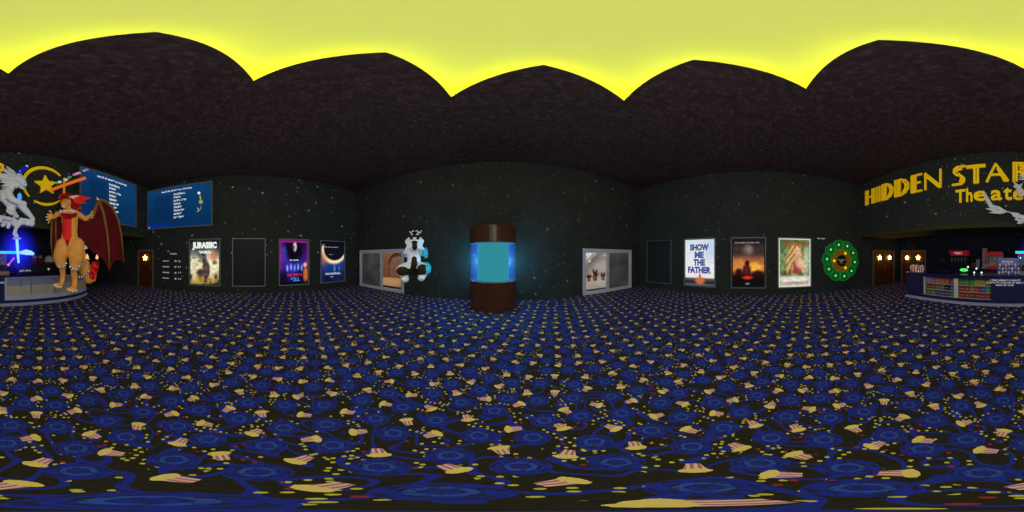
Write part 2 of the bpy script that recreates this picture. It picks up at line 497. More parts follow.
# ------------------------------------------------------------------ doors
def glazed_door(name, D, mid, clear_left):
    w0, w1, h = D
    root = thing(name, None, None, ((w0 + w1) / 2, YF, 0)); root['kind'] = 'structure'
    c = (w0 + w1) / 2
    bm = bmesh.new(); f = .09
    box(bm, w0 - c, w0 - c + f, -.05, .12, 0, h, bev=.01); box(bm, w1 - c - f, w1 - c, -.05, .12, 0, h, bev=.01)
    box(bm, w0 - c + f, w1 - c - f, -.05, .12, h - .1, h, bev=.01)
    box(bm, w0 - c + f, w1 - c - f, -.03, .10, 0, .03)
    obj('door_frame', bm, M_alu, root)
    for side in (0, 1):
        a, b_ = (w0 - c + f, mid - c) if side == 0 else (mid - c, w1 - c - f)
        bm = bmesh.new(); s = .075
        for x0, x1, z0, z1 in ((a, a + s, .03, h - .1), (b_ - s, b_, .03, h - .1), (a + s, b_ - s, .03, .14), (a + s, b_ - s, h - .18, h - .1)):
            box(bm, x0, x1, 0, .06, z0, z1, bev=.008)
        leaf = obj('door_leaf', bm, M_alu, root)
        bm = bmesh.new(); box(bm, a + s, b_ - s, .022, .034, .14, h - .18)
        clear = (side == 0) == clear_left
        obj('glass_pane', bm, M_glassd if clear else M_frost, leaf)
        bm = bmesh.new()
        hx = b_ - s / 2 if side == 0 else a + s / 2
        tube(bm, [(hx, 0, .85), (hx, -.05, .88), (hx, -.05, 1.17), (hx, 0, 1.2)], .012, 8)
        obj('door_handle', bm, M_alu, leaf)
glazed_door('door_1', DA, -5.44, False)
glazed_door('door_2', DB, 4.68, True)

M_starglow = glow('door_star_lamp', (1.0, .6, .1), 20.0)
M_starrim = mat('door_star_brass', alb(150, 100, 30), .3, .6)
def wood_door(name, loc, rz, w, leaves, h=2.05):
    root = thing(name, None, None, loc, rz); root['kind'] = 'structure'
    bm = bmesh.new(); f = .1
    box(bm, -w / 2, -w / 2 + f, -.05, 0, 0, h, bev=.01); box(bm, w / 2 - f, w / 2, -.05, 0, 0, h, bev=.01)
    box(bm, -w / 2 + f, w / 2 - f, -.05, 0, h - f, h, bev=.01)
    obj('door_frame', bm, M_woodfr, root)
    lw = (w - 2 * f) / leaves
    for k in range(leaves):
        a = -w / 2 + f + k * lw
        bm = bmesh.new(); box(bm, a + .004, a + lw - .004, -.03, -.002, .01, h - f)
        for z0, z1 in ((.15, .75), (.85, 1.9)):
            for q in ((a + .1, a + .115, z0, z1), (a + lw - .115, a + lw - .1, z0, z1), (a + .1, a + lw - .1, z0, z0 + .015), (a + .1, a + lw - .1, z1 - .015, z1)):
                box(bm, q[0], q[1], -.038, -.03, q[2], q[3])
        leaf = obj('door_leaf', bm, M_wood, root)
        cx = a + lw / 2
        bm = bmesh.new(); prism(bm, star_pts(.15, .065, 5, cx, 1.6), -.10, -.075)
        st = obj('star_lamp', bm, M_starglow, leaf)
        bm = bmesh.new(); tube(bm, [(cx, -.075, 1.6), (cx, -.03, 1.6)], .03, 12)
        obj('lamp_stem', bm, M_starrim, st)
        bm = bmesh.new()
        hx = a + lw - .07 if k == 0 else a + .07
        box(bm, hx - .012, hx + .012, -.075, -.06, .95, 1.2, bev=.004); box(bm, hx - .01, hx + .01, -.06, -.03, .96, .98); box(bm, hx - .01, hx + .01, -.06, -.03, 1.17, 1.19)
        obj('door_handle', bm, M_starrim, leaf)
wood_door('door_3', (XL, -5.08, 0), PI / 2, 1.06, 1)
wood_door('door_4', (XR, -6.84, 0), -PI / 2, 1.82, 2)
wood_door('door_5', (5.66, YB, 0), PI, 1.84, 2)

# mall passages seen through the clear leaves
M_mfloor = mat('passage_floor_pale', (.62, .58, .55), .3)
M_mfloorw = mat('passage_floor_warm', (.78, .60, .40), .3)
M_mwall = mat('passage_wall_cream', (.72, .68, .62), .7)
M_mwallb = mat('passage_wall_mauve', (.28, .18, .16), .7, noise=.35, nscale=2)
M_mlamp = glow('passage_fill', (1, .95, .88), 14.0)
M_mfillw = glow('passage_fill_warm', (1, .74, .45), 16.0)
M_plant = mat('passage_plant', (.16, .05, .025), .8, noise=.4, nscale=20)
M_pot = mat('passage_pot', (.35, .17, .08), .6)
def passage(name, x0, x1, y1, fm, wm, lm, z1=3.6):
    bm = bmesh.new(); box(bm, x0, x1, YF + T + .001, y1, -.08, .0)
    finish(obj('floor_' + name, bm, fm), kind='structure')
    bm = bmesh.new()
    box(bm, x0, x1, y1, y1 + .1, 0, z1); box(bm, x0 - .1, x0, YF + T, y1, 0, z1); box(bm, x1, x1 + .1, YF + T, y1, 0, z1)
    finish(obj('wall_' + name, bm, wm), kind='structure')
    bm = bmesh.new(); box(bm, x0, x1, YF + T + .001, y1, z1, z1 + .1)
    finish(obj('ceiling_' + name, bm, wm), kind='structure')
    t = thing('ceiling_lamp', 'flat glowing panel added to light the passage behind the %s glazed doors' % ('right' if x0 > 0 else 'left'), 'lamp', ((x0 + x1) / 2, (YF + y1) / 2 + .5, z1 - .06))  # added emissive panel under the ceiling, put in to brighten the passage
    bm = bmesh.new(); box(bm, -.9, .9, -.5, .5, 0, .02); obj('fill_panel', bm, lm, t)
    bm = bmesh.new(); box(bm, -.95, .95, -.55, .55, .02, .06); obj('fill_housing', bm, M_white, t)
passage('passage_right', 3.2, 9.0, 10.5, M_mfloor, M_mwall, M_mlamp)
passage('passage_left', -10.2, -3.9, 10.0, M_mfloorw, M_mwallb, M_mfillw)
for nm, x0, x1 in (('right', 3.2, 9.0), ('left', -10.2, -3.9)):
    bm = bmesh.new(); box(bm, x0 + .02, x1 - .02, YF + T + .01, YF + T + (.75 if nm == 'right' else .85), .0, .015)
    finish(obj('entrance_mat', bm, mat('mat_black_' + nm, (.012, .012, .014), .95)), 'black doormat inside the passage behind the %s glazed doors' % nm, 'doormat')
def potted(x, y, s, lab):
    t = thing('potted_plant', lab, 'plant', (x, y, 0), 0, 'plants in the mall passage')
    bm = bmesh.new(); lathe(bm, [(0, 0), (.16 * s, 0), (.22 * s, .42 * s), (.2 * s, .42 * s), (.19 * s, .36 * s), (0, .36 * s)], 20); obj('pot', bm, M_pot, t, True)
    bm = bmesh.new()
    for k in range(22):
        a = random.uniform(0, 2 * PI); e = random.uniform(.3, 1.3)
        cone(bm, (0, 0, .36 * s), (math.cos(a) * math.cos(e) * .55 * s, math.sin(a) * math.cos(e) * .55 * s, .36 * s + math.sin(e) * .8 * s), .06 * s, 5, flat=.3)
    obj('foliage', bm, M_plant, t)
potted(5.6, 9.3, .55, 'leftmost potted plant in the passage behind the right glazed doors')
potted(6.15, 9.4, .8, 'tallest potted plant in the passage behind the right glazed doors')
potted(6.75, 9.3, .6, 'rightmost potted plant in the passage behind the right glazed doors')
# sloped escalator and gallery in the right passage
bm = bmesh.new()
prism(bm, [(5.3, .95), (5.5, .95), (7.3, 2.5), (7.3, 2.75), (7.1, 2.75)], 9.85, 10.15); prism(bm, [(5.0, .35), (5.15, .35), (5.75, 2.3), (5.65, 2.3)], 9.7, 9.8)
finish(obj('escalator_ramp', bm, M_alu), 'sloping grey escalator side at the back of the right passage', 'escalator')
bm = bmesh.new(); box(bm, 3.3, 8.9, 10.2, 10.45, 1.66, 1.74)
for k in range(9): box(bm, 3.3 + k * .69, 3.33 + k * .69, 10.17, 10.2, 1.7, 2.2)
finish(obj('trim_2', bm, M_mwall), kind='structure')
t = thing('window_1', None, None, (6.0, 10.48, 0)); t['kind'] = 'structure'
bm = bmesh.new(); box(bm, -.62, .45, -.02, .0, 1.25, 2.1); obj('window_pane', bm, glow('window_daylight', (.85, .92, 1.0), 1.0), t)
bm = bmesh.new()
for x0 in (-.64, -.28, .07, .43): box(bm, x0, x0 + .04, -.05, .0, 1.22, 2.12)
box(bm, -.6, .43, -.05, 0, 1.2, 1.25)
obj('window_frame', bm, M_alu, t)
bm = bmesh.new()
arc_band(bm, -7.2, 1.0, .95, 1.15, 0, PI, 9.8, 9.98, 20); box(bm, -8.35, -8.15, 9.8, 9.98, 0, 1.0); box(bm, -6.25, -6.05, 9.8, 9.98, 0, 1.0)
finish(obj('trim_3', bm, M_pot), kind='structure')

# ------------------------------------------------------------------ posters
def paint_mesh(w, h, fn, nx=60, ny=90, grain=.28):
    me = bpy.data.meshes.new('print')
    vs = [((i / nx - .5) * w, 0, j / ny * h) for j in range(ny + 1) for i in range(nx + 1)]
    fs = [(j * (nx + 1) + i, j * (nx + 1) + i + 1, (j + 1) * (nx + 1) + i + 1, (j + 1) * (nx + 1) + i) for j in range(ny) for i in range(nx)]
    me.from_pydata(vs, [], fs); me.update()
    a = me.color_attributes.new('ink', 'FLOAT_COLOR', 'POINT')
    k = 0
    for j in range(ny + 1):
        for i in range(nx + 1):
            c = fn(i / nx, j / ny)
            if grain:
                g = 1 - grain + 2 * grain * (.6 * vn(i * .37, j * .37, 31) + .4 * vn(i * .8, j * .8, 13)); c = [q * g for q in c]
            a.data[k].color = (lin(max(0, min(255, c[0]))), lin(max(0, min(255, c[1]))), lin(max(0, min(255, c[2]))), 1); k += 1
    return me
def ink_mat(name, s):
    m, nt, out = new_mat(name)
    at = nt.nodes.new('ShaderNodeAttribute'); at.attribute_name = 'ink'
    e = nt.nodes.new('ShaderNodeEmission'); e.inputs[1].default_value = s
    nt.links.new(at.outputs['Color'], e.inputs[0]); nt.links.new(e.outputs[0], out.inputs[0])
    return m
M_ink = ink_mat('backlit_poster_print', 1.0)
def mixc(a, b, t):
    t = max(0, min(1, t)); return tuple(x + (y - x) * t for x, y in zip(a, b))
def ss(a, b, x):
    t = max(0, min(1, (x - a) / (b - a))); return t * t * (3 - 2 * t)
def ell(u, v, cu, cv, ru, rv, soft=.3):
    d = math.hypot((u - cu) / ru, (v - cv) / rv); return 1 - ss(1 - soft, 1 + soft, d)
def vn(x, y, s=0):
    def h(i, j): return (math.sin(i * 127.1 + j * 311.7 + s * 74.7) * 43758.5453) % 1.0
    i, j = math.floor(x), math.floor(y); f, g = x - i, y - j
    f = f * f * (3 - 2 * f); g = g * g * (3 - 2 * g)
    return (h(i, j) * (1 - f) + h(i + 1, j) * f) * (1 - g) + (h(i, j + 1) * (1 - f) + h(i + 1, j + 1) * f) * g
def art_jurassic(u, v):
    c = mixc((150, 125, 70), (225, 215, 170), ss(.05, .5, v))
    c = mixc(c, (105, 118, 112), ss(.5, .72, v)); c = mixc(c, (28, 36, 40), ss(.72, .88, v))
    n = vn(u * 6, v * 9, 1); c = mixc(c, (70, 66, 52), .55 * ss(.5, .8, n))
    c = mixc(c, (250, 240, 205), .8 * ell(u, v, .72, .45, .2, .28, .7)); c = mixc(c, (245, 232, 190), .7 * ell(u, v, .12, .35, .2, .25, .7))
    c = mixc(c, (215, 90, 60), .7 * ell(u, v, .82, .64, .12, .08, .7))
    b = max(ell(u, v, .56, .34, .13, .2, .25), ell(u, v, .5, .56, .07, .14, .25), ell(u, v, .45, .69, .05, .07, .3), ell(u, v, .4, .73, .06, .025, .3), ell(u, v, .38, .26, .16, .09, .3))
    c = mixc(c, (60, 44, 50), .92 * b)
    c = mixc(c, (120, 92, 84), .6 * b * ss(.45, .75, vn(u * 14, v * 18, 3)))
    c = mixc(c, (44, 34, 26), .85 * ss(.45, .58, vn(u * 9, v * 11, 5)) * (1 - ss(.12, .34, v)))
    c = mixc(c, (205, 170, 60), .7 * max(ell(u, v, .3, .1, .1, .1, .8), ell(u, v, .64, .08, .07, .08, .8)))
    c = mixc(c, (70, 80, 70), .8 * max(ell(u, v, .14, .6, .1, .012, .5), ell(u, v, .3, .53, .09, .012, .5), ell(u, v, .85, .5, .08, .05, .6)))
    return c
def art_purple(u, v):
    c = mixc((26, 16, 60), (20, 8, 34), ss(.4, .9, v))
    c = mixc(c, (40, 50, 190), .85 * ell(u, v, .5, .4, .42, .2, .8)); c = mixc(c, (90, 30, 150), .7 * ell(u, v, .1, .5, .2, .4, .9)); c = mixc(c, (70, 30, 140), .6 * ell(u, v, .9, .6, .15, .3, .9))
    c = mixc(c, (12, 8, 22), .92 * max(ell(u, v, .5, .72, .26, .2, .5), ell(u, v, .28, .84, .12, .1, .6)))
    c = mixc(c, (16, 10, 30), .85 * max(ell(u, v, .12, .12, .14, .2, .6), ell(u, v, .72, .18, .1, .22, .6)))
    c = mixc(c, (70, 80, 210), .6 * ell(u, v, .12, .72, .1, .16, .8))
    c = mixc(c, (225, 205, 210), ell(u, v, .52, .86, .065, .11, .4)); c = mixc(c, (60, 20, 40), .8 * ell(u, v, .49, .84, .03, .05, .5))
    for k in range(5): c = mixc(c, (150, 175, 250), .85 * ell(u, v, .25 + k * .13, .37 + .02 * (k % 2), .035, .075, .5))
    c = mixc(c, (225, 170, 150), ell(u, v, .9, .44, .07, .06, .4)); c = mixc(c, (205, 105, 45), .95 * ell(u, v, .92, .2, .09, .18, .4))
    if v > .955 or u < .05 or u > .95: c = mixc(c, (165, 30, 150), .8 * ss(.25, .5, v))
    c = mixc(c, (10, 8, 16), .8 * (1 - ss(.0, .1, v)))
    return c
def art_moon(u, v):
    c = mixc((8, 12, 34), (26, 54, 130), ss(.05, .38, v)); c = mixc(c, (30, 50, 110), .6 * vn(u * 4, v * 6, 9))
    d = math.hypot((u - .55) / .55, (v - .78) / .33)
    c = mixc(c, (250, 225, 175), 1 - ss(.9, 1.16, d)); c = mixc(c, (215, 120, 60), .6 * ell(u, v, .06, .58, .2, .16, .7))
    c = mixc(c, (16, 18, 28), (1 - ss(.82, .93, math.hypot((u - .57) / .54, (v - .82) / .33))))
    c = mixc(c, (10, 12, 24), ss(.86, .98, v)); c = mixc(c, (170, 190, 225), .5 * ell(u, v, .56, .32, .04, .1, .7)); c = mixc(c, (120, 150, 210), .4 * ell(u, v, .78, .33, .04, .08, .7))
    return c
def art_father(u, v):
    c = mixc((238, 232, 228), (205, 222, 240), ss(.3, 1, v) * .6 + .2 * vn(u * 3, v * 4, 3))
    c = mixc(c, (170, 195, 228), .5 * ell(u, v, .9, .8, .25, .25, .9)); c = mixc(c, (235, 225, 170), .5 * ell(u, v, .45, .8, .2, .1, .9))
    c = mixc(c, (250, 215, 220), .7 * ell(u, v, .5, .24, .3, .06, .8))
    c = mixc(c, (40, 40, 48), 1 - ss(.13, .185, v)); c = mixc(c, (92, 92, 98), .7 * ell(u, v, .5, .12, .7, .02, .7)); c = mixc(c, (120, 120, 124), .6 * (1 - ss(.02, .05, v)))
    c = mixc(c, (215, 110, 70), .95 * ell(u, v, .52, .1, .16, .08, .5)); c = mixc(c, (40, 30, 40), ell(u, v, .52, .21, .025, .04, .4))
    return c
def art_fire(u, v):
    c = mixc((22, 12, 10), (200, 110, 45), ss(.2, .36, v)); c = mixc(c, (150, 92, 56), ss(.42, .58, v)); c = mixc(c, (58, 46, 44), ss(.56, .72, v)); c = mixc(c, (30, 26, 28), ss(.8, .98, v))
    c = mixc(c, (250, 190, 70), .9 * ell(u, v, .7, .4, .2, .1, .8)); c = mixc(c, (226, 150, 70), .6 * ell(u, v, .2, .46, .25, .1, .9))
    c = mixc(c, (150, 128, 118), .6 * ell(u, v, .48, .78, .15, .1, .8) * (.5 + vn(u * 9, v * 9, 2)))
    b = max(ell(u, v, .46, .49, .07, .065, .4), ell(u, v, .44, .33, .13, .14, .4), ell(u, v, .2, .3, .12, .08, .5), ell(u, v, .8, .27, .2, .07, .5))
    c = mixc(c, (34, 14, 20), .95 * b); c = mixc(c, (120, 28, 40), .7 * ell(u, v, .44, .33, .07, .1, .6))
    c = mixc(c, (214, 48, 34), .95 * ell(u, v, .47, .19, .17, .035, .4)); c = mixc(c, (16, 14, 16), 1 - ss(.1, .15, v)); c = mixc(c, (170, 170, 170), .8 * ell(u, v, .47, .06, .07, .018, .5))
    return c
def art_blonde(u, v):
    n = vn(u * 7, v * 10, 4)
    c = mixc((84, 112, 60), (152, 172, 120), n); c = mixc(c, (60, 84, 52), .7 * ss(.5, .8, vn(u * 12, v * 15, 8)))
    c = mixc(c, (200, 214, 196), .7 * ell(u, v, .88, .5, .1, .3, .8)); c = mixc(c, (74, 98, 56), .8 * ell(u, v, .2, .9, .3, .1, .8))
    c = mixc(c, (150, 110, 66), .9 * max(ell(u, v, .5, .66, .27, .25, .3), ell(u, v, .32, .44, .15, .22, .4)))
    st = .5 + .5 * math.sin(40 * (u + .25 * math.sin(v * 5)))
    c = mixc(c, (222, 186, 122), .9 * st * max(ell(u, v, .5, .68, .25, .22, .3), ell(u, v, .33, .46, .13, .2, .4)))
    c = mixc(c, (226, 178, 142), .97 * max(ell(u, v, .61, .73, .085, .10, .25), ell(u, v, .64, .49, .15, .13, .3), ell(u, v, .77, .42, .07, .14, .35)))
    c = mixc(c, (196, 140, 108), .7 * ell(u, v, .56, .5, .05, .12, .6))
    for eu in (.575, .645): c = mixc(c, (90, 60, 50), .8 * ell(u, v, eu, .75, .018, .012, .5))
    c = mixc(c, (170, 60, 60), .85 * ell(u, v, .61, .685, .03, .012, .5))
    c = mixc(c, (160, 60, 66), .85 * max(ell(u, v, .56, .33, .15, .07, .4), ell(u, v, .5, .42, .04, .1, .5)))
    c = mixc(c, (70, 66, 54), .8 * ell(u, v, .22, .3, .2, .06, .6) * ss(.4, .6, vn(u * 16, v * 20, 6)))
    c = mixc(c, (205, 195, 176), 1 - ss(.19, .24, v)); c = mixc(c, (236, 232, 222), .7 * ell(u, v, .5, .15, .4, .04, .6)); c = mixc(c, (120, 108, 92), .5 * ell(u, v, .55, .06, .5, .03, .7))
    return c
def lettering(t, body, cx, z, h, m, y=-.045, bold=.0, width=None, name='lettering'):
    me, w = text_mesh(body, h, bold, .006, width)
    o = link_mesh(name, me, m, t); o.location = (cx - w / 2, y, z); return o
PW, PH, PZ = 1.5, 2.19, .31
def poster(wall, s, label, art=None, border=.07, fm=None, bright=M_ink, mat_white=None):
    loc, rz = ((XL, s, PZ), PI / 2) if wall == 'L' else ((XR, s, PZ), -PI / 2)
    t = thing('poster_case', label, 'poster', loc, rz, 'framed posters on the lobby walls')
    bm = bmesh.new(); f = border * .55
    for x0, x1, z0, z1 in ((-PW / 2, -PW / 2 + f, 0, PH), (PW / 2 - f, PW / 2, 0, PH), (-PW / 2 + f, PW / 2 - f, 0, f), (-PW / 2 + f, PW / 2 - f, PH - f, PH)):
        box(bm, x0, x1, -.07, 0, z0, z1, bev=.006)
    obj('frame', bm, fm or M_frame, t)
    bm = bmesh.new(); box(bm, -PW / 2 + f, PW / 2 - f, -.025, -.003, f, PH - f)
    obj('backing', bm, mat_white or M_blackboard, t)
    if art:
        me = paint_mesh(PW - 2 * border, PH - 2 * border, art, grain=.05 if art in (art_father, art_moon) else .2)
        p = link_mesh('print', me, bright, t); p.location = (0, -.03, border)
    return t
def cC(px): return XL * math.tan(-PI / 2 - az(px)) * 1.0
t = poster('L', -1.84, 'framed dinosaur film poster titled JURASSIC beside the price list', art_jurassic)
M_pw = glow('poster_white_type', L3(235, 238, 235), 1.0)
lettering(t, 'JURASSIC', 0, 1.66, .38, M_pw, bold=.075, width=1.16)
lettering(t, 'WORLD', .03, 1.5, .13, M_pw, bold=.06, width=.55)
poster('L', .19, 'empty dark poster frame on the left wall between two lit posters')
t = poster('L', 2.30, 'framed purple and blue film poster with a pale face at top', art_purple)
bm = bmesh.new(); glyphs(bm, -.34, .44, .12, [9], y0=-.036, y1=-.031); obj('red_lettering', bm, glow('poster_red_type', L3(225, 30, 40), 1), t)
bm = bmesh.new(); glyphs(bm, -.17, .2, .17, [4], y0=-.036, y1=-.031); obj('blue_lettering', bm, glow('poster_blue_type', L3(70, 150, 230), 1), t)
bm = bmesh.new(); glyphs(bm, -.22, 1.17, .06, [3, 7], y0=-.036, y1=-.031); obj('white_lettering', bm, M_pw, t)
t = poster('L', 4.41, 'framed blue poster of a glowing moon crescent nearest the left corner', art_moon)
lettering(t, 'MOONFALL', 0, .42, .1, M_pw, width=.92)
bm = bmesh.new(); glyphs(bm, -.5, 1.83, .045, [6, 7, 5, 6], y0=-.036, y1=-.031); glyphs(bm, -.25, 1.45, .04, [5, 4], y0=-.036, y1=-.031); glyphs(bm, -.2, .28, .05, [6], y0=-.036, y1=-.031)
obj('credit_lettering', bm, M_txtdim, t)
poster('R', 4.72, 'empty dark poster frame on the right wall nearest the glazed doors', None, .05, M_dkframe)
t = poster('R', 2.52, 'framed white poster with big blue title SHOW ME THE FATHER', art_father, .06)
M_pb = glow('poster_navy_type', L3(52, 78, 150), 1.0)
for k, (w_, ww) in enumerate((('SHOW', .9), ('ME', .44), ('THE', .56), ('FATHER', 1.1))):
    lettering(t, w_, 0, 1.63 - k * .34, .30, M_pb, bold=.06, width=ww)
t = poster('R', .345, 'framed poster of a dark figure before an orange fiery sky', art_fire, .09, M_dkframe)
bm = bmesh.new(); glyphs(bm, -.58, 1.93, .055, [5, 6, 3, 6, 5], y0=-.036, y1=-.031); obj('credit_lettering', bm, M_txtdim, t)
t = poster('R', -1.645, 'framed green poster of a blonde woman looking over her shoulder', art_blonde, .085, None, mat_white=glow('poster_white_border', L3(225, 225, 215), 1.0))
bm = bmesh.new(); glyphs(bm, -.5, 1.83, .16, [4, 5], y0=-.036, y1=-.031); obj('red_lettering', bm, glow('poster_crimson_type', L3(196, 40, 36), 1), t)
bm = bmesh.new(); glyphs(bm, -.45, .3, .08, [4, 8, 4], y0=-.036, y1=-.031); obj('white_lettering', bm, M_pw, t)

# ------------------------------------------------------------------ menu screens
def screen_art(u, v):
    c = mixc((8, 42, 82), (14, 56, 102), ss(.2, .95, v)); c = mixc(c, (10, 40, 76), .6 * ss(.1, .14, u) * (1 - ss(.38, .42, u)) * ss(.12, .2, v) * (1 - ss(.75, .85, v)))
    c = mixc(c, (10, 46, 130), .7 * ell(u, v, .15, .03, .3, .08, .7)); c = mixc(c, (10, 70, 108), .35 * ell(u, v, .8, .6, .3, .5, .9))
    return c
def screen(loc, rz, w, h, label, figure):
    t = thing('menu_screen', label, 'screen', loc, rz, 'blue menu screens')
    bm = bmesh.new(); f = .06
    for x0, x1, z0, z1 in ((-w / 2, -w / 2 + f, 0, h), (w / 2 - f, w / 2, 0, h), (-w / 2 + f, w / 2 - f, 0, f), (-w / 2 + f, w / 2 - f, h - f, h)):
        box(bm, x0, x1, -.12, 0, z0, z1, bev=.008)
    obj('bezel', bm, mat('screen_bezel', alb(78, 78, 76), .4), t)
    bm = bmesh.new(); box(bm, -w / 2 + f, w / 2 - f, -.08, -.01, f, h - f); obj('housing', bm, M_black, t)
    p = link_mesh('display', paint_mesh(w - 2 * f, h - 2 * f, screen_art, 30, 20, 0), M_ink, t); p.location = (0, -.085, f)
    bm = bmesh.new(); R = random.Random(5)
    glyphs(bm, -w * .24, h * .87, h * .034, [6, 2, 7, 3, 9], -.096, -.088, R)
    for k, ws in enumerate(([10], [6], [6, 4], [6], [7], [9], [7], [3, 5])):
        glyphs(bm, -w * .05, h * (.765 - k * .078), h * .039, ws, -.096, -.088, R)
    box(bm, -w * .465, -w * .452, -.096, -.088, h * .05, h * .075)
    obj('lettering', bm, M_txt, t)
    if figure:
        bm = bmesh.new(); x = w * .325
        ball(bm, (x - .03, -.09, h * .74), .075, 10, (1, .15, 1), 0)
        tube(bm, [(x + .02, -.09, h * .68), (x + .05, -.09, h * .58)], .03, 6, 1)
        prism(bm, star_pts(.12, .07, 6, x + .06, h * .53), -.096, -.09, 1)
        tube(bm, [(x + .08, -.09, h * .44), (x + .05, -.09, h * .38), (x - .03, -.09, h * .33)], .02, 6, 2)
        for k in range(6): ball(bm, (x - .12 + R.uniform(-.1, .1), -.09, h * R.uniform(.3, .4)), .018, 6, (1, .3, 1), 0)
        obj('picture', bm, [M_txt, glow('screen_yellow', L3(170, 170, 40), 1), glow('screen_grey', L3(120, 120, 110), 1)], t)
screen((XL, -3.19, 3.08), PI / 2, 3.5, 2.28, 'wide blue menu screen high on the left wall above the price list', True)
sx0, sx1 = -3.15, -6.22
screen(((sx0 + sx1) / 2, fy(-4.8) + .12, 3.08), PI - math.atan2(fy(sx1) - fy(sx0), -(sx1 - sx0)) * 1.0, abs(sx1 - sx0), 2.28, 'blue menu screen on the sign wall behind the winged dragon', False)

# price list lettering on the left wall and small sign by the wheel
t = bmesh.new(); R = random.Random(9)
glyphs(t, -.13, 1.78, .06, [9], rnd=R)
for k in range(4):
    z = 1.42 - k * .29
    glyphs(t, -.55, z, .055, [5, 4], rnd=R); glyphs(t, .12, z - .01, .085, [2], rnd=R); glyphs(t, .31, z - .01, .085, [1, 1], rnd=R, gap=.4)
o = obj('price_list', t, M_txtdim); o.location = (XL, -3.47, 0); o.rotation_euler = (0, 0, PI / 2)
finish(o, 'small white price list lettering on the left wall between door and poster', 'lettering')
bm = bmesh.new(); glyphs(bm, -.17, 2.48, .05, [5, 6], rnd=R)
o = obj('wall_caption', bm, M_txtdim); o.location = (XR, -2.86, 0); o.rotation_euler = (0, 0, -PI / 2)
finish(o, 'short white caption on the right wall left of the green wheel', 'lettering')

# ------------------------------------------------------------------ green wheel
t = thing('prize_wheel', 'round green wheel of ten segments with gold hub on the right wall', 'wheel', (XR, -3.93, 1.475), -PI / 2)
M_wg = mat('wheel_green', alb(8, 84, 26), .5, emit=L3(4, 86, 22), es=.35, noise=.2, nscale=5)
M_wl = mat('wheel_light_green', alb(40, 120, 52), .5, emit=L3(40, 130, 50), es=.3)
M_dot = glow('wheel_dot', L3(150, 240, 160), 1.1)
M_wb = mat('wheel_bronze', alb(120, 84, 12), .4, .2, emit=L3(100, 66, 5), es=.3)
M_wy = glow('wheel_yellow', L3(235, 205, 40), 1.0)
bm = bmesh.new(); lathe(bm, [(0, 0), (1.0, 0), (1.0, .02), (0, .02)], 48)
bmesh.ops.rotate(bm, verts=bm.verts[:], matrix=Matrix.Rotation(PI / 2, 3, 'X')); bmesh.ops.translate(bm, verts=bm.verts[:], vec=(0, -.001, 0))
obj('backing_disc', bm, mat('wheel_dark', alb(12, 22, 12), .6), t)
for k in range(10):
    a = PI / 2 + (k + .32) * 2 * PI / 10; h_ = 2 * PI / 20 * .93
    bm = bmesh.new()
    pts = [(.56 * math.cos(a - h_), .56 * math.sin(a - h_))]
    for q in range(13):
        u = -1 + q / 6.0; rr = .90 + .115 * math.sqrt(max(0, 1 - u * u * .8)); pts.append((rr * math.cos(a + h_ * u), rr * math.sin(a + h_ * u)))
    pts += [(.56 * math.cos(a + h_), .56 * math.sin(a + h_)), (.53 * math.cos(a), .53 * math.sin(a))]
    prism(bm, pts, -.05, -.02)
    cx = sum(p[0] for p in pts) / len(pts) * .97; cz = sum(p[1] for p in pts) / len(pts) * .97
    seg = obj('segment', bm, M_wl, t)
    ins = [(cx + (x - cx) * .88, cz + (z - cz) * .9) for x, z in pts]
    bm = bmesh.new(); prism(bm, ins, -.056, -.05); obj('segment_inlay', bm, M_wg, seg)
    bm = bmesh.new(); prism(bm, star_pts(.055, .04, 6, .78 * math.cos(a), .78 * math.sin(a)), -.066, -.056); obj('marker', bm, M_dot, seg)
bm = bmesh.new(); arc_band(bm, 0, 0, .3, .52, 0, 2 * PI, -.07, -.02, 36); obj('hub_ring', bm, M_wb, t)
bm = bmesh.new(); arc_band(bm, 0, 0, .50, .535, 0, 2 * PI, -.078, -.05, 36); arc_band(bm, 0, 0, .28, .31, 0, 2 * PI, -.078, -.05, 36); obj('hub_rim', bm, mat('wheel_gold', alb(150, 120, 20), .3, .3), t)
for a in (60, 180, 300):
    bm = bmesh.new(); prism(bm, star_pts(.085, .055, 5, .41 * math.cos(rad(a)), .41 * math.sin(rad(a))), -.085, -.07); obj('hub_star', bm, M_wy, t)
bm = bmesh.new(); prism(bm, [(-.22, .07), (.22, .07), (.22, .02), (.1, .02), (.09, -.08), (-.09, -.08), (-.1, .02), (-.22, .02)], -.05, -.02, 0)
prism(bm, [(-.1, -.13), (.12, -.13), (.12, -.16), (-.1, -.16)], -.05, -.02, 1)
obj('emblem', bm, [mat('wheel_grey', alb(120, 120, 122), .5), M_wb], t)

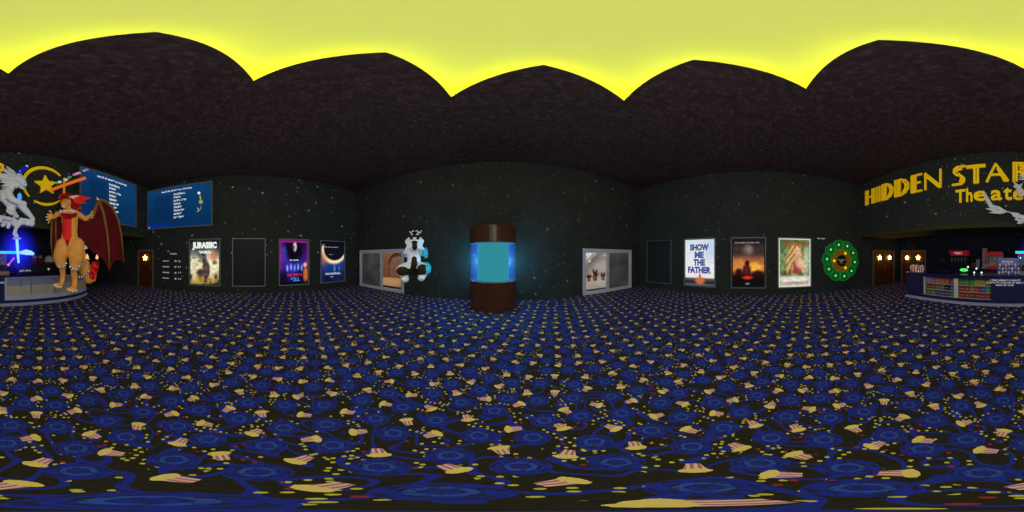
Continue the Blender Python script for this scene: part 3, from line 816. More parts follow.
# ------------------------------------------------------------------ sign letters
def X_at(px):
    b = az(px); lo, hi = 1.0, 12.0
    for _ in range(50):
        d = (lo + hi) / 2
        if d * math.cos(b) > fy(d * math.sin(b)): lo = d
        else: hi = d
    return d * math.sin(b)
LET = {
 'H': [[(0, 0), (0, 1)], [(.24, 0), (.24, 1)], [(1, 0), (1, 1)], [(.76, 0), (.76, 1)], [(.24, .5), (.76, .5)]],
 'I': [[(.1, 0), (.1, 1)], [(.9, 0), (.9, 1)]],
 'D': [[(0, 0), (0, 1), (.45, 1), (.78, .88), (.97, .65), (.97, .35), (.78, .12), (.45, 0), (0, 0)], [(.2, 0), (.2, 1)], [(.36, 0), (.36, 1)], [(.58, .88), (.78, .62), (.78, .38), (.58, .12)]],
 'E': [[(0, 0), (0, 1), (1, 1)], [(.2, 0), (.2, 1)], [(.38, 0), (.38, 1)], [(0, 0), (1, 0)], [(.3, .52), (.85, .52)]],
 'N': [[(0, 0), (0, .97)], [(0, .97), (.98, .08)], [(.1, .72), (.9, 0)], [(1, 0), (1, 1.04)]],
 'S': [[(1, 1), (.35, 1), (.1, .88), (.08, .68), (.25, .56), (.7, .44), (.92, .3), (.88, .1), (.65, 0), (-.05, 0)], [(.7, .86), (.35, .84), (.28, .72)], [(.5, .58), (.72, .3), (.6, .13)]],
 'T': [[(-.05, .95), (1.05, .95)], [(-.05, .88), (1.05, .88)], [(.42, 0), (.42, .9)], [(.62, 0), (.62, .9)], [(.42, 0), (.62, 0)]],
 'A': [[(0, 0), (.42, .97)], [(.42, .97), (1, .03)], [(.52, .68), (.82, .06)], [(.82, .03), (1, .03)], [(.22, .36), (.6, .36)]],
 'R': [[(0, 0), (0, 1), (.6, 1), (.9, .88), (.92, .66), (.7, .5), (.2, .5)], [(.2, 0), (.2, 1)], [(.45, .5), (1, 0)], [(.62, .5), (.8, .3)], [(.4, .85), (.66, .82), (.66, .68), (.45, .66)]],
}
sg = thing('theater_sign', 'large raised gold HIDDEN STAR Theater lettering on the curved sign wall', 'sign', (3.0, fy(3.0), 4.27), PI)
def letter(bm, px0, px1, z, h, strokes, w):
    xa, xb = X_at(px0), X_at(px1)
    x_mid = (xa + xb) / 2
    W = abs(xb - xa) - w
    for s in strokes: stroke(bm, [(-W / 2 + u * W, w / 2 + v * (h - w)) for u, v in s], w, -.07, 0)
    return x_mid
def put(o, x, z):
    o.parent = sg
    M = Matrix.Translation((x, fy(x) + .002, z)) @ Matrix.Rotation(PI + math.atan(.012 * x), 4, 'Z')
    o.matrix_local = (Matrix.Translation((3.0, fy(3.0), 4.27)) @ Matrix.Rotation(PI, 4, 'Z')).inverted() @ M
for ch, a, b_ in (('H', 866, 875.5), ('I', 876.5, 881), ('D', 882, 894), ('D', 895, 910), ('E', 911.5, 923), ('N', 925, 942), ('S', 952.5, 966.5), ('T', 967, 985.5), ('A', 986, 1009), ('R', 1012.5, 1029)):
    bm = bmesh.new(); x = letter(bm, a, b_, 0, .84, LET[ch], .078); o = obj('letter', bm, M_gold)
    put(o, x, 4.27)
for ch, a, b_, h_, dz in (('T', 956, 965.5, .5, 0), ('h', 966.5, 972.8, .52, 0), ('e', 979 - 5, 987, .38, 0), ('a', 991, 1002, .38, 0), ('t', 1003.5, 1012, .48, 0), ('e', 1013, 1023, .38, 0), ('r', 1024.5, 1030.5, .38, 0)):
    xa, xb = X_at(a), X_at(b_)
    me, w_ = text_mesh(ch, h_, .018, .06, abs(xb - xa))
    for v in me.vertices: v.co.x -= w_ / 2
    o = link_mesh('letter', me, M_gold); put(o, (xa + xb) / 2, 3.58)
em = thing('star_emblem', 'gold star inside a broken gold ring on the sign wall', 'emblem', (-1.9, fy(-1.9) + .002, 4.28), PI + math.atan(.012 * -1.9))
bm = bmesh.new(); arc_band(bm, 0, 0, .70, .82, rad(42), rad(222), -.06, 0, 30, taper=True); obj('ring_arc', bm, M_gold, em)
bm = bmesh.new(); arc_band(bm, 0, 0, .71, .80, rad(238), rad(318), -.06, 0, 20, taper=True); obj('ring_arc', bm, M_gold, em)
bm = bmesh.new(); prism(bm, star_pts(.42, .19, 5, .02, .02, PI / 2 + .1), -.08, 0); obj('star', bm, M_gold, em)

# ------------------------------------------------------------------ glowing column
b0 = az(493); d0 = 5.43
cl = thing('aquarium_column', 'round dark brown column with a glowing teal and blue band', 'column', (d0 * math.sin(b0), d0 * math.cos(b0), 0), -b0)
M_brown = mat('column_brown', alb(50, 28, 17), .35, noise=.1, nscale=3, spec=.4)
CR = .766
bm = bmesh.new(); lathe(bm, [(0, 0), (CR, 0), (CR, .915), (0, .915)], 48); obj('plinth', bm, M_brown, cl)
bm = bmesh.new(); lathe(bm, [(0, 2.11), (CR, 2.11), (CR, 2.62), (0, 2.62)], 48); obj('cap', bm, M_brown, cl)
bm = bmesh.new(); lathe(bm, [(CR * .69, .916), (CR * .69, 2.109)], 48); obj('light_core', bm, glow('column_teal', (.026, .25, .20), 1.0), cl, True)
m, nt, out = new_mat('column_blue_water')
e = nt.nodes.new('ShaderNodeEmission'); e.inputs[0].default_value = (.03, .13, .90, 1); e.inputs[1].default_value = .52
tr = nt.nodes.new('ShaderNodeBsdfTransparent'); nt.links.new(tr.outputs[0], out.inputs['Surface']); nt.links.new(e.outputs[0], out.inputs['Volume'])
bm = bmesh.new()
lathe(bm, [(CR * .695, .918), (CR * .985, .918), (CR * .985, 2.107), (CR * .695, 2.107), (CR * .695, .918)], 48)
bmesh.ops.remove_doubles(bm, verts=bm.verts[:], dist=1e-5)
obj('water', bm, m, cl)
bm = bmesh.new(); lathe(bm, [(CR * .99, .916), (CR * .997, .916), (CR * .997, 2.109), (CR * .99, 2.109), (CR * .99, .916)], 48)
bmesh.ops.remove_doubles(bm, verts=bm.verts[:], dist=1e-5)
obj('glass_tube', bm, glass('column_glass', (.98, .99, 1), 0.0), cl, True)

for k in range(8):
    a = k * PI / 4
    ld = bpy.data.lights.new('column_fill_light', 'POINT'); ld.energy = 32; ld.color = (.08, .55, 1.0); ld.shadow_soft_size = 0  # added point lights without fixture, boosting the column's glow on floor and wall
    lo_ = bpy.data.objects.new('column_fill_light', ld); COL.objects.link(lo_); lo_.parent = cl
    lo_.location = (CR * .93 * math.cos(a), CR * .93 * math.sin(a), 1.5)
# ------------------------------------------------------------------ concession counter
CY = -5.35; CZ = 1.05
ct = thing('concession_counter', 'long navy concession counter with glass display cases under the sign', 'counter', (0, CY, 0))
# world x, local y: 0 = front face, negative = behind
def arcpath():
    p = [(4.08, 0), (-2.3, 0)]
    for k in range(1, 9):
        a = k / 8 * rad(50); p.append((-2.3 - 2.2 * math.sin(a), -2.2 * (1 - math.cos(a)) * .62))
    return p
AP = arcpath()
def offs(p, d):
    out_ = []
    for i, (x, y) in enumerate(p):
        a = Vector(p[max(i - 1, 0)]); b_ = Vector(p[min(i + 1, len(p) - 1)]); t_ = (b_ - a).normalized(); nrm = Vector((-t_.y, t_.x))
        out_.append((x + nrm.x * d, y + nrm.y * d))
    return out_
if offs(AP, 1)[0][1] < 0: SGN = -1
else: SGN = 1
def ribbon(bm, d0_, d1_, z0, z1, path=AP, mi=0):
    A = offs(path, SGN * d0_); B = offs(path, SGN * d1_)
    for i in range(len(path) - 1):
        vs = [bm.verts.new((x, y, z)) for z in (z0, z1) for x, y in (A[i], A[i + 1], B[i + 1], B[i])]
        for q in ((0, 1, 2, 3), (4, 5, 6, 7), (0, 1, 5, 4), (1, 2, 6, 5), (2, 3, 7, 6), (3, 0, 4, 7)):
            f = bm.faces.new([vs[j] for j in q]); f.material_index = mi
bm = bmesh.new(); ribbon(bm, -.75, .06, CZ - .05, CZ); obj('countertop', bm, M_navytop, ct)
bm = bmesh.new(); ribbon(bm, -.02, .06, 0.0, .09); obj('base_trim', bm, M_trimw, ct)
def sub(x0, x1):
    q = []
    for (xa, ya), (xb, yb) in zip(AP, AP[1:]):
        for k in range(12):
            u = k / 12; q.append((xa + (xb - xa) * u, ya + (yb - ya) * u))
    q.append(AP[-1])
    return [p for p in q if min(x0, x1) - 1e-6 <= p[0] <= max(x0, x1) + 1e-6]
def seg(x0, x1):
    q = [p for p in sub(x0, x1)]
    def yat(x):
        for (xa, ya), (xb, yb) in zip(AP, AP[1:]):
            if xb <= x <= xa: return ya + (yb - ya) * (x - xa) / (xb - xa)
        return 0
    return [(x0, yat(x0))] + [p for p in q if x1 + 1e-4 < p[0] < x0 - 1e-4] + [(x1, yat(x1))]
XE = AP[-1][0]
bm = bmesh.new(); ribbon(bm, -.7, -.62, .09, CZ - .05); ribbon(bm, -.62, 0, .09, .20); obj('carcass', bm, M_navy, ct)
bm = bmesh.new(); ribbon(bm, -.62, 0, .20, CZ - .05, seg(4.08, 3.25)); obj('end_panel', bm, M_navy, ct)
bm = bmesh.new(); ribbon(bm, -.62, 0, .20, CZ - .05, seg(.70, -.53)); pn = obj('front_panel', bm, M_navy, ct)
bm = bmesh.new(); ribbon(bm, -.03, .001, .9, CZ - .05, seg(3.25, .70)); obj('case_header', bm, M_navy, ct)
# candy case
bm = bmesh.new(); box(bm, 3.19, 3.25, -.6, .0, .2, .9); obj('case_side', bm, M_shelf, ct)
bm = bmesh.new(); box(bm, 1.86, 2.02, -.5, .005, .2, .9, bev=.01); obj('case_post', bm, M_shelf, ct)
SH = (.21, .44, .67)
for z in SH:
    bm = bmesh.new(); box(bm, .72, 3.2, -.52, -.04, z - .012, z); obj('shelf', bm, M_shelf, ct)
bm = bmesh.new(); box(bm, .72, 3.2, -.56, -.53, .2, .9); obj('case_back', bm, M_navy, ct)
bm = bmesh.new(); box(bm, .71, 3.2, -.022, -.016, .2, .9); obj('case_glass', bm, M_glass, ct)
# caption on the navy panel
bm = bmesh.new(); R = random.Random(21)
glyphs(bm, -.62, .87, .055, [1, 6, 10, 11], -.016, -.004, R, wd=.55)
glyphs(bm, -.72, .79, .055, [2, 5, 4, 6, 4, 3, 6, 5], -.016, -.004, R, wd=.55)
glyphs(bm, -.42, .71, .05, [8, 4, 6], -.016, -.004, R, wd=.55)
o = obj('lettering', bm, M_txtdim, pn); o.rotation_euler = (0, 0, PI); o.location = (.14, .002, 0)
# pale empty case
lp = seg(-.53, XE)
bm = bmesh.new(); ribbon(bm, -.04, .012, CZ - .09, CZ - .03, lp); ribbon(bm, -.03, .01, .2, .36, lp)
ribbon(bm, -.03, .012, .36, CZ - .09, seg(-.53, -.60)); obj('case_frame', bm, M_casew, ct)
bm = bmesh.new(); ribbon(bm, -.05, -.015, .36, .70, lp); obj('lower_panel', bm, M_beige, ct)
bm = bmesh.new(); ribbon(bm, -.05, -.015, .70, CZ - .09, lp); obj('upper_panel', bm, M_grp, ct)
for x0 in (-1.06, -1.42, -2.3):
    bm = bmesh.new(); ribbon(bm, -.015, -.005, (.36 if x0 < -1.1 else .68), CZ - .09, seg(x0, x0 - .03)); obj('divider', bm, M_dkframe, ct)

# candy boxes, every one a thing
CC = {'pink': (150, 84, 110), 'lilac': (128, 112, 140), 'orange': (150, 84, 44), 'red': (140, 44, 36), 'green': (52, 120, 44), 'yellow': (150, 140, 40), 'blue': (44, 56, 150), 'brown': (96, 58, 36), 'purple': (72, 56, 112), 'black': (30, 30, 28), 'olive': (92, 92, 42)}
MC = {k: mat('candy_' + k, alb(*[q * .85 for q in v]), .45, noise=.15, nscale=14) for k, v in CC.items()}
M_band = mat('candy_label_band', alb(120, 108, 96), .5)
rowsC = {('left', 'top'): ['lilac', 'pink', 'pink', 'orange', 'orange', 'red'], ('left', 'middle'): ['brown', 'red', 'olive', 'olive', 'black', 'blue'], ('left', 'bottom'): ['green', 'green', 'purple', 'purple', 'purple', 'green'],
         ('right', 'top'): ['green', 'green', 'green', 'yellow', 'yellow', 'olive'], ('right', 'middle'): ['red', 'red', 'orange', 'red', 'blue', 'green'], ('right', 'bottom'): ['red', 'red', 'brown', 'red', 'red', 'red']}
ordn = ['leftmost', 'second', 'third', 'fourth', 'fifth', 'rightmost']
proto = {}
R = random.Random(3)
for (bay, sh), cols in rowsC.items():
    xa, xb = (3.17, 2.04) if bay == 'left' else (1.84, .74)
    z = {'bottom': SH[0], 'middle': SH[1], 'top': SH[2]}[sh]
    for k, c in enumerate(cols):
        w_ = (xa - xb) / 6; x = xa - (k + .5) * w_
        kp = 5 - k if bay == 'left' else k
        lab = '%s candy box %s from the pale case post, %s shelf on the %s side' % (c, ('first', 'second', 'third', 'fourth', 'fifth', 'sixth')[kp], sh, 'popcorn box' if bay == 'left' else 'lilac display')
        if c not in proto:
            t = thing('candy_box', lab, 'candy box', group='candy boxes in the glass case')
            bm = bmesh.new(); box(bm, -.09, .09, -.10, .06, 0, .2, bev=.006); obj('carton', bm, MC[c], t)
            bm = bmesh.new(); box(bm, -.06, .06, .06, .063, .08, .11); obj('label_band', bm, M_band if c != 'yellow' else MC['red'], t)
            proto[c] = t
        else:
            t = tree_copy(proto[c]); t['label'] = lab
        t.location = (x, CY - .14 - R.uniform(0, .04), z); t.rotation_euler = (0, 0, R.uniform(-.06, .06))

# popcorn boxes on the counter's end
M_rw, nt, out = new_mat('popcorn_box_stripes'); N = NT(nt)
tc = N.n('ShaderNodeTexCoord'); sx = N.n('ShaderNodeSeparateXYZ'); nt.links.new(tc.outputs['Object'], sx.inputs[0])
st_ = N.m('GREATER_THAN', N.m('SINE', N.m('MULTIPLY', N.m('ADD', sx.outputs[0], sx.outputs[1]), 48.0)), 0.0)
b_ = N.n('ShaderNodeBsdfPrincipled'); nt.links.new(N.mix(st_, alb(170, 28, 36), alb(200, 190, 180)), b_.inputs['Base Color']); nt.links.new(b_.outputs[0], out.inputs[0])
M_pop = mat('popcorn', alb(176, 164, 138), .8, noise=.2, nscale=40)
pb = None
for k, (x, y, lab) in enumerate(((3.96, CY - .28, 'striped popcorn box nearest the navy end of the counter'), (3.74, CY - .2, 'striped popcorn box standing between two others on the counter'), (3.50, CY - .24, 'striped popcorn box nearest the candy case on the counter'))):
    if pb is None:
        t = thing('popcorn_box', lab, 'popcorn box', group='striped popcorn boxes')
        bm = bmesh.new(); g = bmesh.ops.create_cube(bm, size=1)
        for v in g['verts']:
            s = .105 if v.co.z > 0 else .075
            v.co = Vector((math.copysign(s, v.co.x), math.copysign(s * .8, v.co.y), .0 if v.co.z < 0 else .22))
        bmesh.ops.bevel(bm, geom=bm.edges[:], offset=.006, segments=1, affect='EDGES'); obj('carton', bm, M_rw, t)
        bm = bmesh.new()
        for q in range(26): ball(bm, (R.uniform(-.08, .08), R.uniform(-.06, .06), .215 + R.uniform(0, .06)), R.uniform(.018, .03), 8)
        obj('popcorn', bm, M_pop, t); pb = t
    else:
        t = tree_copy(pb); t['label'] = lab
    t.location = (x, y, CZ); t.rotation_euler = (0, 0, .5 - k * .4)

# back bar with machines
bb = thing('bar_counter', 'dark low back counter along the rear wall behind the concession', 'counter', (-.4, YB + .35, 0))
bm = bmesh.new(); box(bm, -4.3, 4.3, -.33, .3, .1, 1.05); obj('carcass', bm, mat('backbar_navy', alb(16, 16, 34), .5), bb)
bm = bmesh.new(); box(bm, -4.35, 4.35, -.34, .34, 1.05, 1.1, bev=.01); obj('worktop', bm, M_navytop, bb)
bm = bmesh.new(); box(bm, -4.3, 4.3, -.3, .24, 0, .1); obj('plinth', bm, M_black, bb)
for k in range(8):
    bm = bmesh.new(); box(bm, -4.28 + k * 1.075, -4.28 + k * 1.075 + 1.055, .3, .318, .14, 1.02, bev=.004); dd = obj('cabinet_door', bm, mat('backbar_door', alb(18, 18, 38), .45), bb)
    bm = bmesh.new(); box(bm, -4.0 + k * 1.075, -3.7 + k * 1.075, .318, .335, .93, .945); obj('door_handle', bm, M_dkframe, dd)
def bx_at(px, d=7.7):   # world x on the back bar seen along picture column px
    return -d * math.tan(az(px))
YBB = YB + .38
M_redsign = mat('red_header', alb(150, 18, 26), .4, emit=L3(120, 10, 18), es=.3)
M_cream = mat('machine_cream', alb(128, 118, 108), .5)
# soda fountain
x = bx_at(959.5)
t = thing('soda_fountain', 'black drinks dispenser with a red lit header on the back counter', 'drinks dispenser', (x, YBB, 1.1), PI)
bm = bmesh.new(); box(bm, -.46, .46, -.1, .25, 0, .62, bev=.015); box(bm, -.46, .46, -.28, -.1, 0, .05); obj('body', bm, M_black, t)
bm = bmesh.new(); prism(bm, [(-.50, .86), (.48, .86), (.48, .62), (-.36, .62), (-.42, .72)], -.26, .2); hd = obj('header', bm, M_redsign, t)
bm = bmesh.new(); glyphs(bm, -.2, .69, .1, [6], -.272, -.262, R); obj('lettering', bm, M_txtdim, hd)
for k in range(5):
    bm = bmesh.new(); xx = -.34 + k * .17; tube(bm, [(xx, -.1, .42), (xx, -.2, .42), (xx, -.2, .3)], .02, 8); box(bm, xx - .03, xx + .03, -.215, -.185, .42, .52); obj('tap', bm, M_dkframe, t)
# popcorn machine
def popcorn_machine(x, w, lab, h=.8):
    t = thing('popcorn_machine', lab, 'popcorn machine', (x, YBB, 1.1), PI, 'popcorn machines')
    bm = bmesh.new(); box(bm, -w / 2, w / 2, -.22, .22, 0, .12, bev=.01); obj('base', bm, M_redsign, t)
    bm = bmesh.new(); box(bm, -w / 2 - .02, w / 2 + .02, -.24, .24, h - .17, h - .05, bev=.01); box(bm, -w / 2 + .05, w / 2 - .05, -.18, .18, h - .05, h); obj('roof', bm, M_redsign, t)
    for sx_ in (-1, 1):
        for sy in (-1, 1):
            bm = bmesh.new(); cx, cy = sx_ * (w / 2 - .02), sy * .2; box(bm, cx - .015, cx + .015, cy - .015, cy + .015, .12, h - .17); obj('corner_post', bm, M_cream, t)
    bm = bmesh.new(); box(bm, -w / 2 + .03, w / 2 - .03, -.203, -.197, .12, h - .17); obj('glass_pane', bm, M_glass, t)
    bm = bmesh.new(); box(bm, -w / 2 + .03, w / 2 - .03, .15, .19, .12, h - .17); obj('back_panel', bm, M_cream, t)
    bm = bmesh.new()
    for q in range(70): ball(bm, (R.uniform(-w / 2 + .06, w / 2 - .06), R.uniform(-.15, .12), .13 + R.uniform(0, .15)), .03, 7)
    obj('popcorn', bm, M_pop, t)
    bm = bmesh.new(); lathe(bm, [(0, .4), (.09, .41), (.1, .5), (0, .53)], 16, (0, 0, 0)); obj('kettle', bm, M_alu, t, True)
popcorn_machine(bx_at(995.5), .72, 'red roofed popcorn machine on the back counter behind the lilac display')
popcorn_machine(bx_at(1024), .6, 'red roofed popcorn machine on the back counter behind the cyan blade')
# tall cup tower
t = thing('cup_dispenser', 'tall pale cup dispenser left of the popcorn machine', 'dispenser', (bx_at(984.5), YBB, 1.1), PI)
bm = bmesh.new(); box(bm, -.13, .13, -.12, .14, 0, .06, bev=.008); box(bm, -.12, .12, .05, .13, .06, .98, bev=.01); obj('stand', bm, M_cream, t)
bm = bmesh.new(); lathe(bm, [(0, .25), (.07, .25), (.09, .98), (.08, .98), (0, .96)], 16, (0, -.03, 0)); obj('cup_stack', bm, mat('cups_pink', alb(150, 96, 96), .5), t, True)
t = thing('paper_cup', 'short white cup stack left of the tall cup dispenser', 'cups', (bx_at(978), YBB, 1.1), PI)
bm = bmesh.new()
for k in range(4): lathe(bm, [(.075, .09 * k), (.1, .14 + .09 * k), (.105, .15 + .09 * k), (.09, .15 + .09 * k)], 18)
obj('cup_stack', bm, mat('cups_grey', alb(112, 112, 122), .5), t, True)
bm = bmesh.new(); lathe(bm, [(0, .42), (.11, .42), (.11, .44), (.05, .46), (0, .46)], 18); obj('lid', bm, M_dkframe, t, True)
# sauces / small bottles
for k, (px, c, nm) in enumerate(((973, 'red', 'red squeeze bottle left of the white cup stack'), (975.3, 'brown', 'brown squeeze bottle left of the white cup stack'))):
    t = thing('squeeze_bottle', nm, 'bottle', (bx_at(px), YBB + .1, 1.1), 0, 'squeeze bottles')
    bm = bmesh.new(); lathe(bm, [(0, 0), (.045, 0), (.05, .17), (.03, .21), (0, .21)], 14); obj('bottle_body', bm, MC[c], t, True)
    bm = bmesh.new(); lathe(bm, [(.022, .21), (.018, .23), (.005, .29), (0, .29)], 10); obj('nozzle', bm, M_cream, t, True)
# green neon oval, white lamps on the counter
t = thing('open_light', 'small oval green glowing light on the counter', 'light', (-5.9 * math.tan(az(964)), -5.9, CZ), PI)
bm = bmesh.new(); box(bm, -.08, .08, -.04, .04, 0, .03, bev=.005); tube(bm, [(0, 0, .03), (0, 0, .07)], .015, 8); obj('stand', bm, M_black, t)
bm = bmesh.new(); g = []
arc_band(bm, 0, 0, .02, .075, 0, 2 * PI, -.02, .02, 20)
for v in bm.verts: v.co.x *= 2.2; v.co.z = v.co.z * .8 + .12
obj('lit_panel', bm, glow('green_neon', L3(90, 235, 110), 1.2), t)
for px, py, nm in ((968, 267, 'small white bulb lamp above the green oval light'), (976.5, 268.5, 'small white bulb lamp below the short cup stack'), (974.2, 272.5, 'small low white bulb lamp on the counter beside the green oval light'), (981.5, 272.6, 'small low white bulb lamp on the counter beside the lilac display')):
    y = -5.75; d = 5.75 / -math.cos(az(px)); z = EYE + d * math.tan(el(py)) - CZ
    t = thing('bulb_lamp', nm, 'lamp', (-5.75 * math.tan(az(px)), y, CZ), PI, 'small white lamps on the counter')
    bm = bmesh.new(); lathe(bm, [(0, 0), (.035, 0), (.03, .015), (.008, .02), (.008, max(.03, z - .03)), (0, max(.03, z - .03))], 12); obj('lamp_stand', bm, M_black, t)
    bm = bmesh.new(); ball(bm, (0, 0, z), .034, 12); obj('bulb', bm, glow('bulb_white', (1, .98, .98), 1.3), t, True)
# lilac display rack on the counter
t = thing('snack_display', 'lilac countertop snack display full of small jars', 'display rack', (-5.62 * math.tan(az(1009)), -5.66, CZ), PI)
M_lil = mat('display_lilac', alb(104, 92, 136), .5)
M_lild = mat('display_lilac_dark', alb(70, 60, 96), .5)
bm = bmesh.new(); box(bm, -.40, .40, .10, .13, 0, .58, bev=.006); obj('back_panel', bm, M_lil, t)
for sx_ in (-1, 1):
    bm = bmesh.new(); prism(bm, [(-.1, 0), (.12, 0), (.12, .56), (.02, .56), (-.1, .1)], sx_ * .4 - .01, sx_ * .4 + .01)
    for v in bm.verts: v.co = Vector((v.co.y, v.co.x, v.co.z))
    obj('side_panel', bm, M_lild, t)
bm = bmesh.new(); glyphs(bm, -.25, .42, .06, [3, 6], .085, .098, R); obj('lettering', bm, M_txtdim, t)
for k in range(3):
    bm = bmesh.new(); z = .02 + k * .13; box(bm, -.39, .39, -.1 + k * .06, .1, z - .02, z, bev=.004); obj('tier', bm, M_lild, t)
jc = [(150, 140, 150), (90, 84, 110), (60, 84, 140), (130, 116, 112), (170, 165, 170)]
jm = [mat('jar_tone', alb(*c), .4) for c in jc]
jar0 = None
for k in range(3):
    for q in range(7):
        lab = 'small jar, %s in the %s row of the lilac display' % (('leftmost', 'second from left', 'third from left', 'central', 'third from right', 'second from right', 'rightmost')[q], ('front', 'middle', 'back')[k])
        j = thing('snack_jar', lab, 'jar', group='jars in the lilac display')
        bm = bmesh.new(); lathe(bm, [(0, 0), (.04, 0), (.043, .06), (.03, .075), (0, .075)], 14); obj('jar_body', bm, jm[(q * 3 + k * 2) % 5], j, True)
        bm = bmesh.new(); lathe(bm, [(.032, .075), (.032, .095), (0, .097)], 14); obj('lid', bm, M_white, j, True)
        lx, ly = -.33 + q * .11, -.06 + k * .06
        j.location = (t.location.x - lx, t.location.y - ly, CZ + .02 + k * .13)
# dark machines at the left end behind the bone figure and dragon
t = thing('counter_machine', 'long low black counter machine with small white marks beside the dragon', 'counter machine', (-2.0, -5.8, CZ), PI)
bm = bmesh.new(); box(bm, -1.0, 1.1, -.22, .22, 0, .34, bev=.03); obj('body', bm, M_black, t)
bm = bmesh.new(); glyphs(bm, -.92, .1, .06, [4, 5], -.232, -.222, R); prism(bm, star_pts(.06, .03, 3, .15, .17, -PI / 2), -.232, -.222); obj('lettering', bm, M_txtdim, t)
bm = bmesh.new(); box(bm, -.98, 1.08, -.2, .2, .34, .37, bev=.01); obj('lid', bm, mat('machine_lid', alb(26, 26, 30), .3), t)
def on_back(px, y=YBB): return y * math.tan(az(px))
t = thing('domed_machine', 'white domed machine beside the red one behind the dragon', 'counter machine', (on_back(49.5), YBB, 1.1), PI)
bm = bmesh.new(); box(bm, -.26, .26, -.2, .22, 0, .3, bev=.03); obj('body', bm, M_black, t)
bm = bmesh.new(); lathe(bm, [(.27, .3), (.28, .45), (.2, .58), (0, .63)], 24); obj('dome', bm, mat('dome_white', alb(165, 165, 170), .4), t, True)
t = thing('slush_machine', 'dark drinks machine with two red tanks behind the crossed blades', 'drinks machine', (on_back(37), YBB, 1.1), PI)
bm = bmesh.new(); box(bm, -.3, .3, -.2, .22, 0, .24, bev=.02); box(bm, -.3, .3, .1, .22, .24, .6, bev=.02); obj('body', bm, M_black, t)
for sx_ in (-1, 1):
    bm = bmesh.new(); box(bm, sx_ * .15 - .11, sx_ * .15 + .11, -.2, .09, .25, .5, bev=.03); tk = obj('tank', bm, mat('slush_red', alb(92, 22, 34), .3), t)
    bm = bmesh.new(); lathe(bm, [(.11, .5), (.12, .54), (.1, .62), (0, .64)], 16, (sx_ * .15, -.05, 0)); obj('tank_lid', bm, M_cream, tk, True)
t = thing('cash_register', 'tan cash register tray on the counter below the crossed blades', 'cash register', (-5.72 * math.tan(az(2)), -5.72, CZ), PI)
bm = bmesh.new(); box(bm, -.24, .24, -.2, .2, 0, .12, bev=.015); obj('drawer_case', bm, mat('register_tan', alb(110, 90, 76), .5), t)
bm = bmesh.new(); box(bm, -.15, .15, .02, .06, .12, .34, bev=.01); obj('register_display', bm, M_black, t)
bm = bmesh.new()
for k in range(4):
    for q in range(3): box(bm, -.14 + k * .075, -.09 + k * .075, -.17 + q * .06, -.13 + q * .06, .12, .135)
obj('keypad', bm, M_dkframe, t)

# ------------------------------------------------------------------ winged dragon
M_tan = mat('dragon_tan', alb(196, 132, 56), .7, noise=.1, nscale=4)
M_tand = mat('dragon_tan_dark', alb(112, 78, 36), .7)
M_red = mat('dragon_red', (.95, .028, .018), .6)
M_dred = mat('dragon_dark_red', alb(126, 10, 12), .6, noise=.2, nscale=6)
M_wing = mat('dragon_wing_membrane', alb(74, 6, 8), .7, noise=.25, nscale=3)
M_claw = mat('claw_ivory', alb(205, 190, 150), .4)
M_bead = mat('bead_white', alb(215, 212, 205), .4)
M_beadk = mat('bead_black', alb(20, 18, 18), .4)
F = Facing(70, 5.1, .58)
dr = thing('winged_dragon', 'tan standing dragon with red belly and spread dark red wings before the counter', 'dragon', F.loc(), F.rz())
P = F.p
caps = []
caps += chain([(P(69.5, 243), .30), (P(70, 231), .235), (P(69.8, 219), .265), (P(69, 214, .02), .21), (P(67.6, 208, -.02), .11), (P(66, 202.5, -.06), .17)])
caps += chain([(P(66, 202, -.08), .16), (P(64.2, 204.2, -.32), .10)]) + [(P(66, 205.8, -.1), .10, P(64.2, 206.6, -.28), .07), (P(62.4, 203.5, -.12), .07, P(68.5, 204, -.1), .08)]
caps += chain([(P(63.5, 214), .14), (P(58.5, 213.5, -.04), .085), (P(54.5, 216.5, -.22), .072), (P(51.2, 217, -.36), .066)])
for k, (px, py) in enumerate(((47.6, 213.6), (46.4, 216.4), (46.8, 219.4), (48.6, 222.0))):
    caps += chain([(P(50.6, 215.6 + k * 1.0, -.38), .034), (P((50 + px) / 2, (py * 2 + 217) / 3 - .3, -.45), .027), (P(px + .3, py + .4, -.48), .018)])
caps += chain([(P(51.5, 216, -.36), .034), (P(51.2, 212.8, -.44), .027), (P(50.2, 211.0, -.47), .018)])
caps += chain([(P(75.5, 214), .14), (P(80, 215.5, .05), .095), (P(85, 219, .12), .08), (P(90, 216, .16), .06)])
for k, (px, py) in enumerate(((92.9, 210.8), (94.2, 212.8), (94.5, 215.2), (93.8, 217.6))):
    caps += chain([(P(90.6, 214.2 + k * .9, .14), .03), (P(92.4, py + .2, .07), .024), (P(px, py, .13), .017)])
caps += chain([(P(90, 215, .13), .03), (P(91.2, 217.6, .06), .025), (P(92.4, 217.6, .05), .018)])
caps += chain([(P(63.5, 246), .26), (P(60.2, 256, -.04), .225), (P(60.8, 263, -.03), .17), (P(62.5, 268.5, .04), .105), (P(63, 276, .1), .08), (P(62, 282, .06), .075), (P(60.5, 284.6, -.05), .085)])
for px, py in ((54.5, 285), (56.3, 286.6), (58.6, 287.4), (61, 287)):
    caps += chain([(P(60.5, 285, -.06), .07), (P((60.5 + px) / 2 - .3, py - .6, -.2), .055), (P(px, py, -.28), .045)])
caps += chain([(P(76, 246), .28), (P(76.2, 258, -.05), .24), (P(75, 266, -.04), .18), (P(74, 271, .02), .11), (P(74.6, 279, .08), .09), (P(74.6, 285, .05), .085), (P(73.6, 288, -.05), .095)])
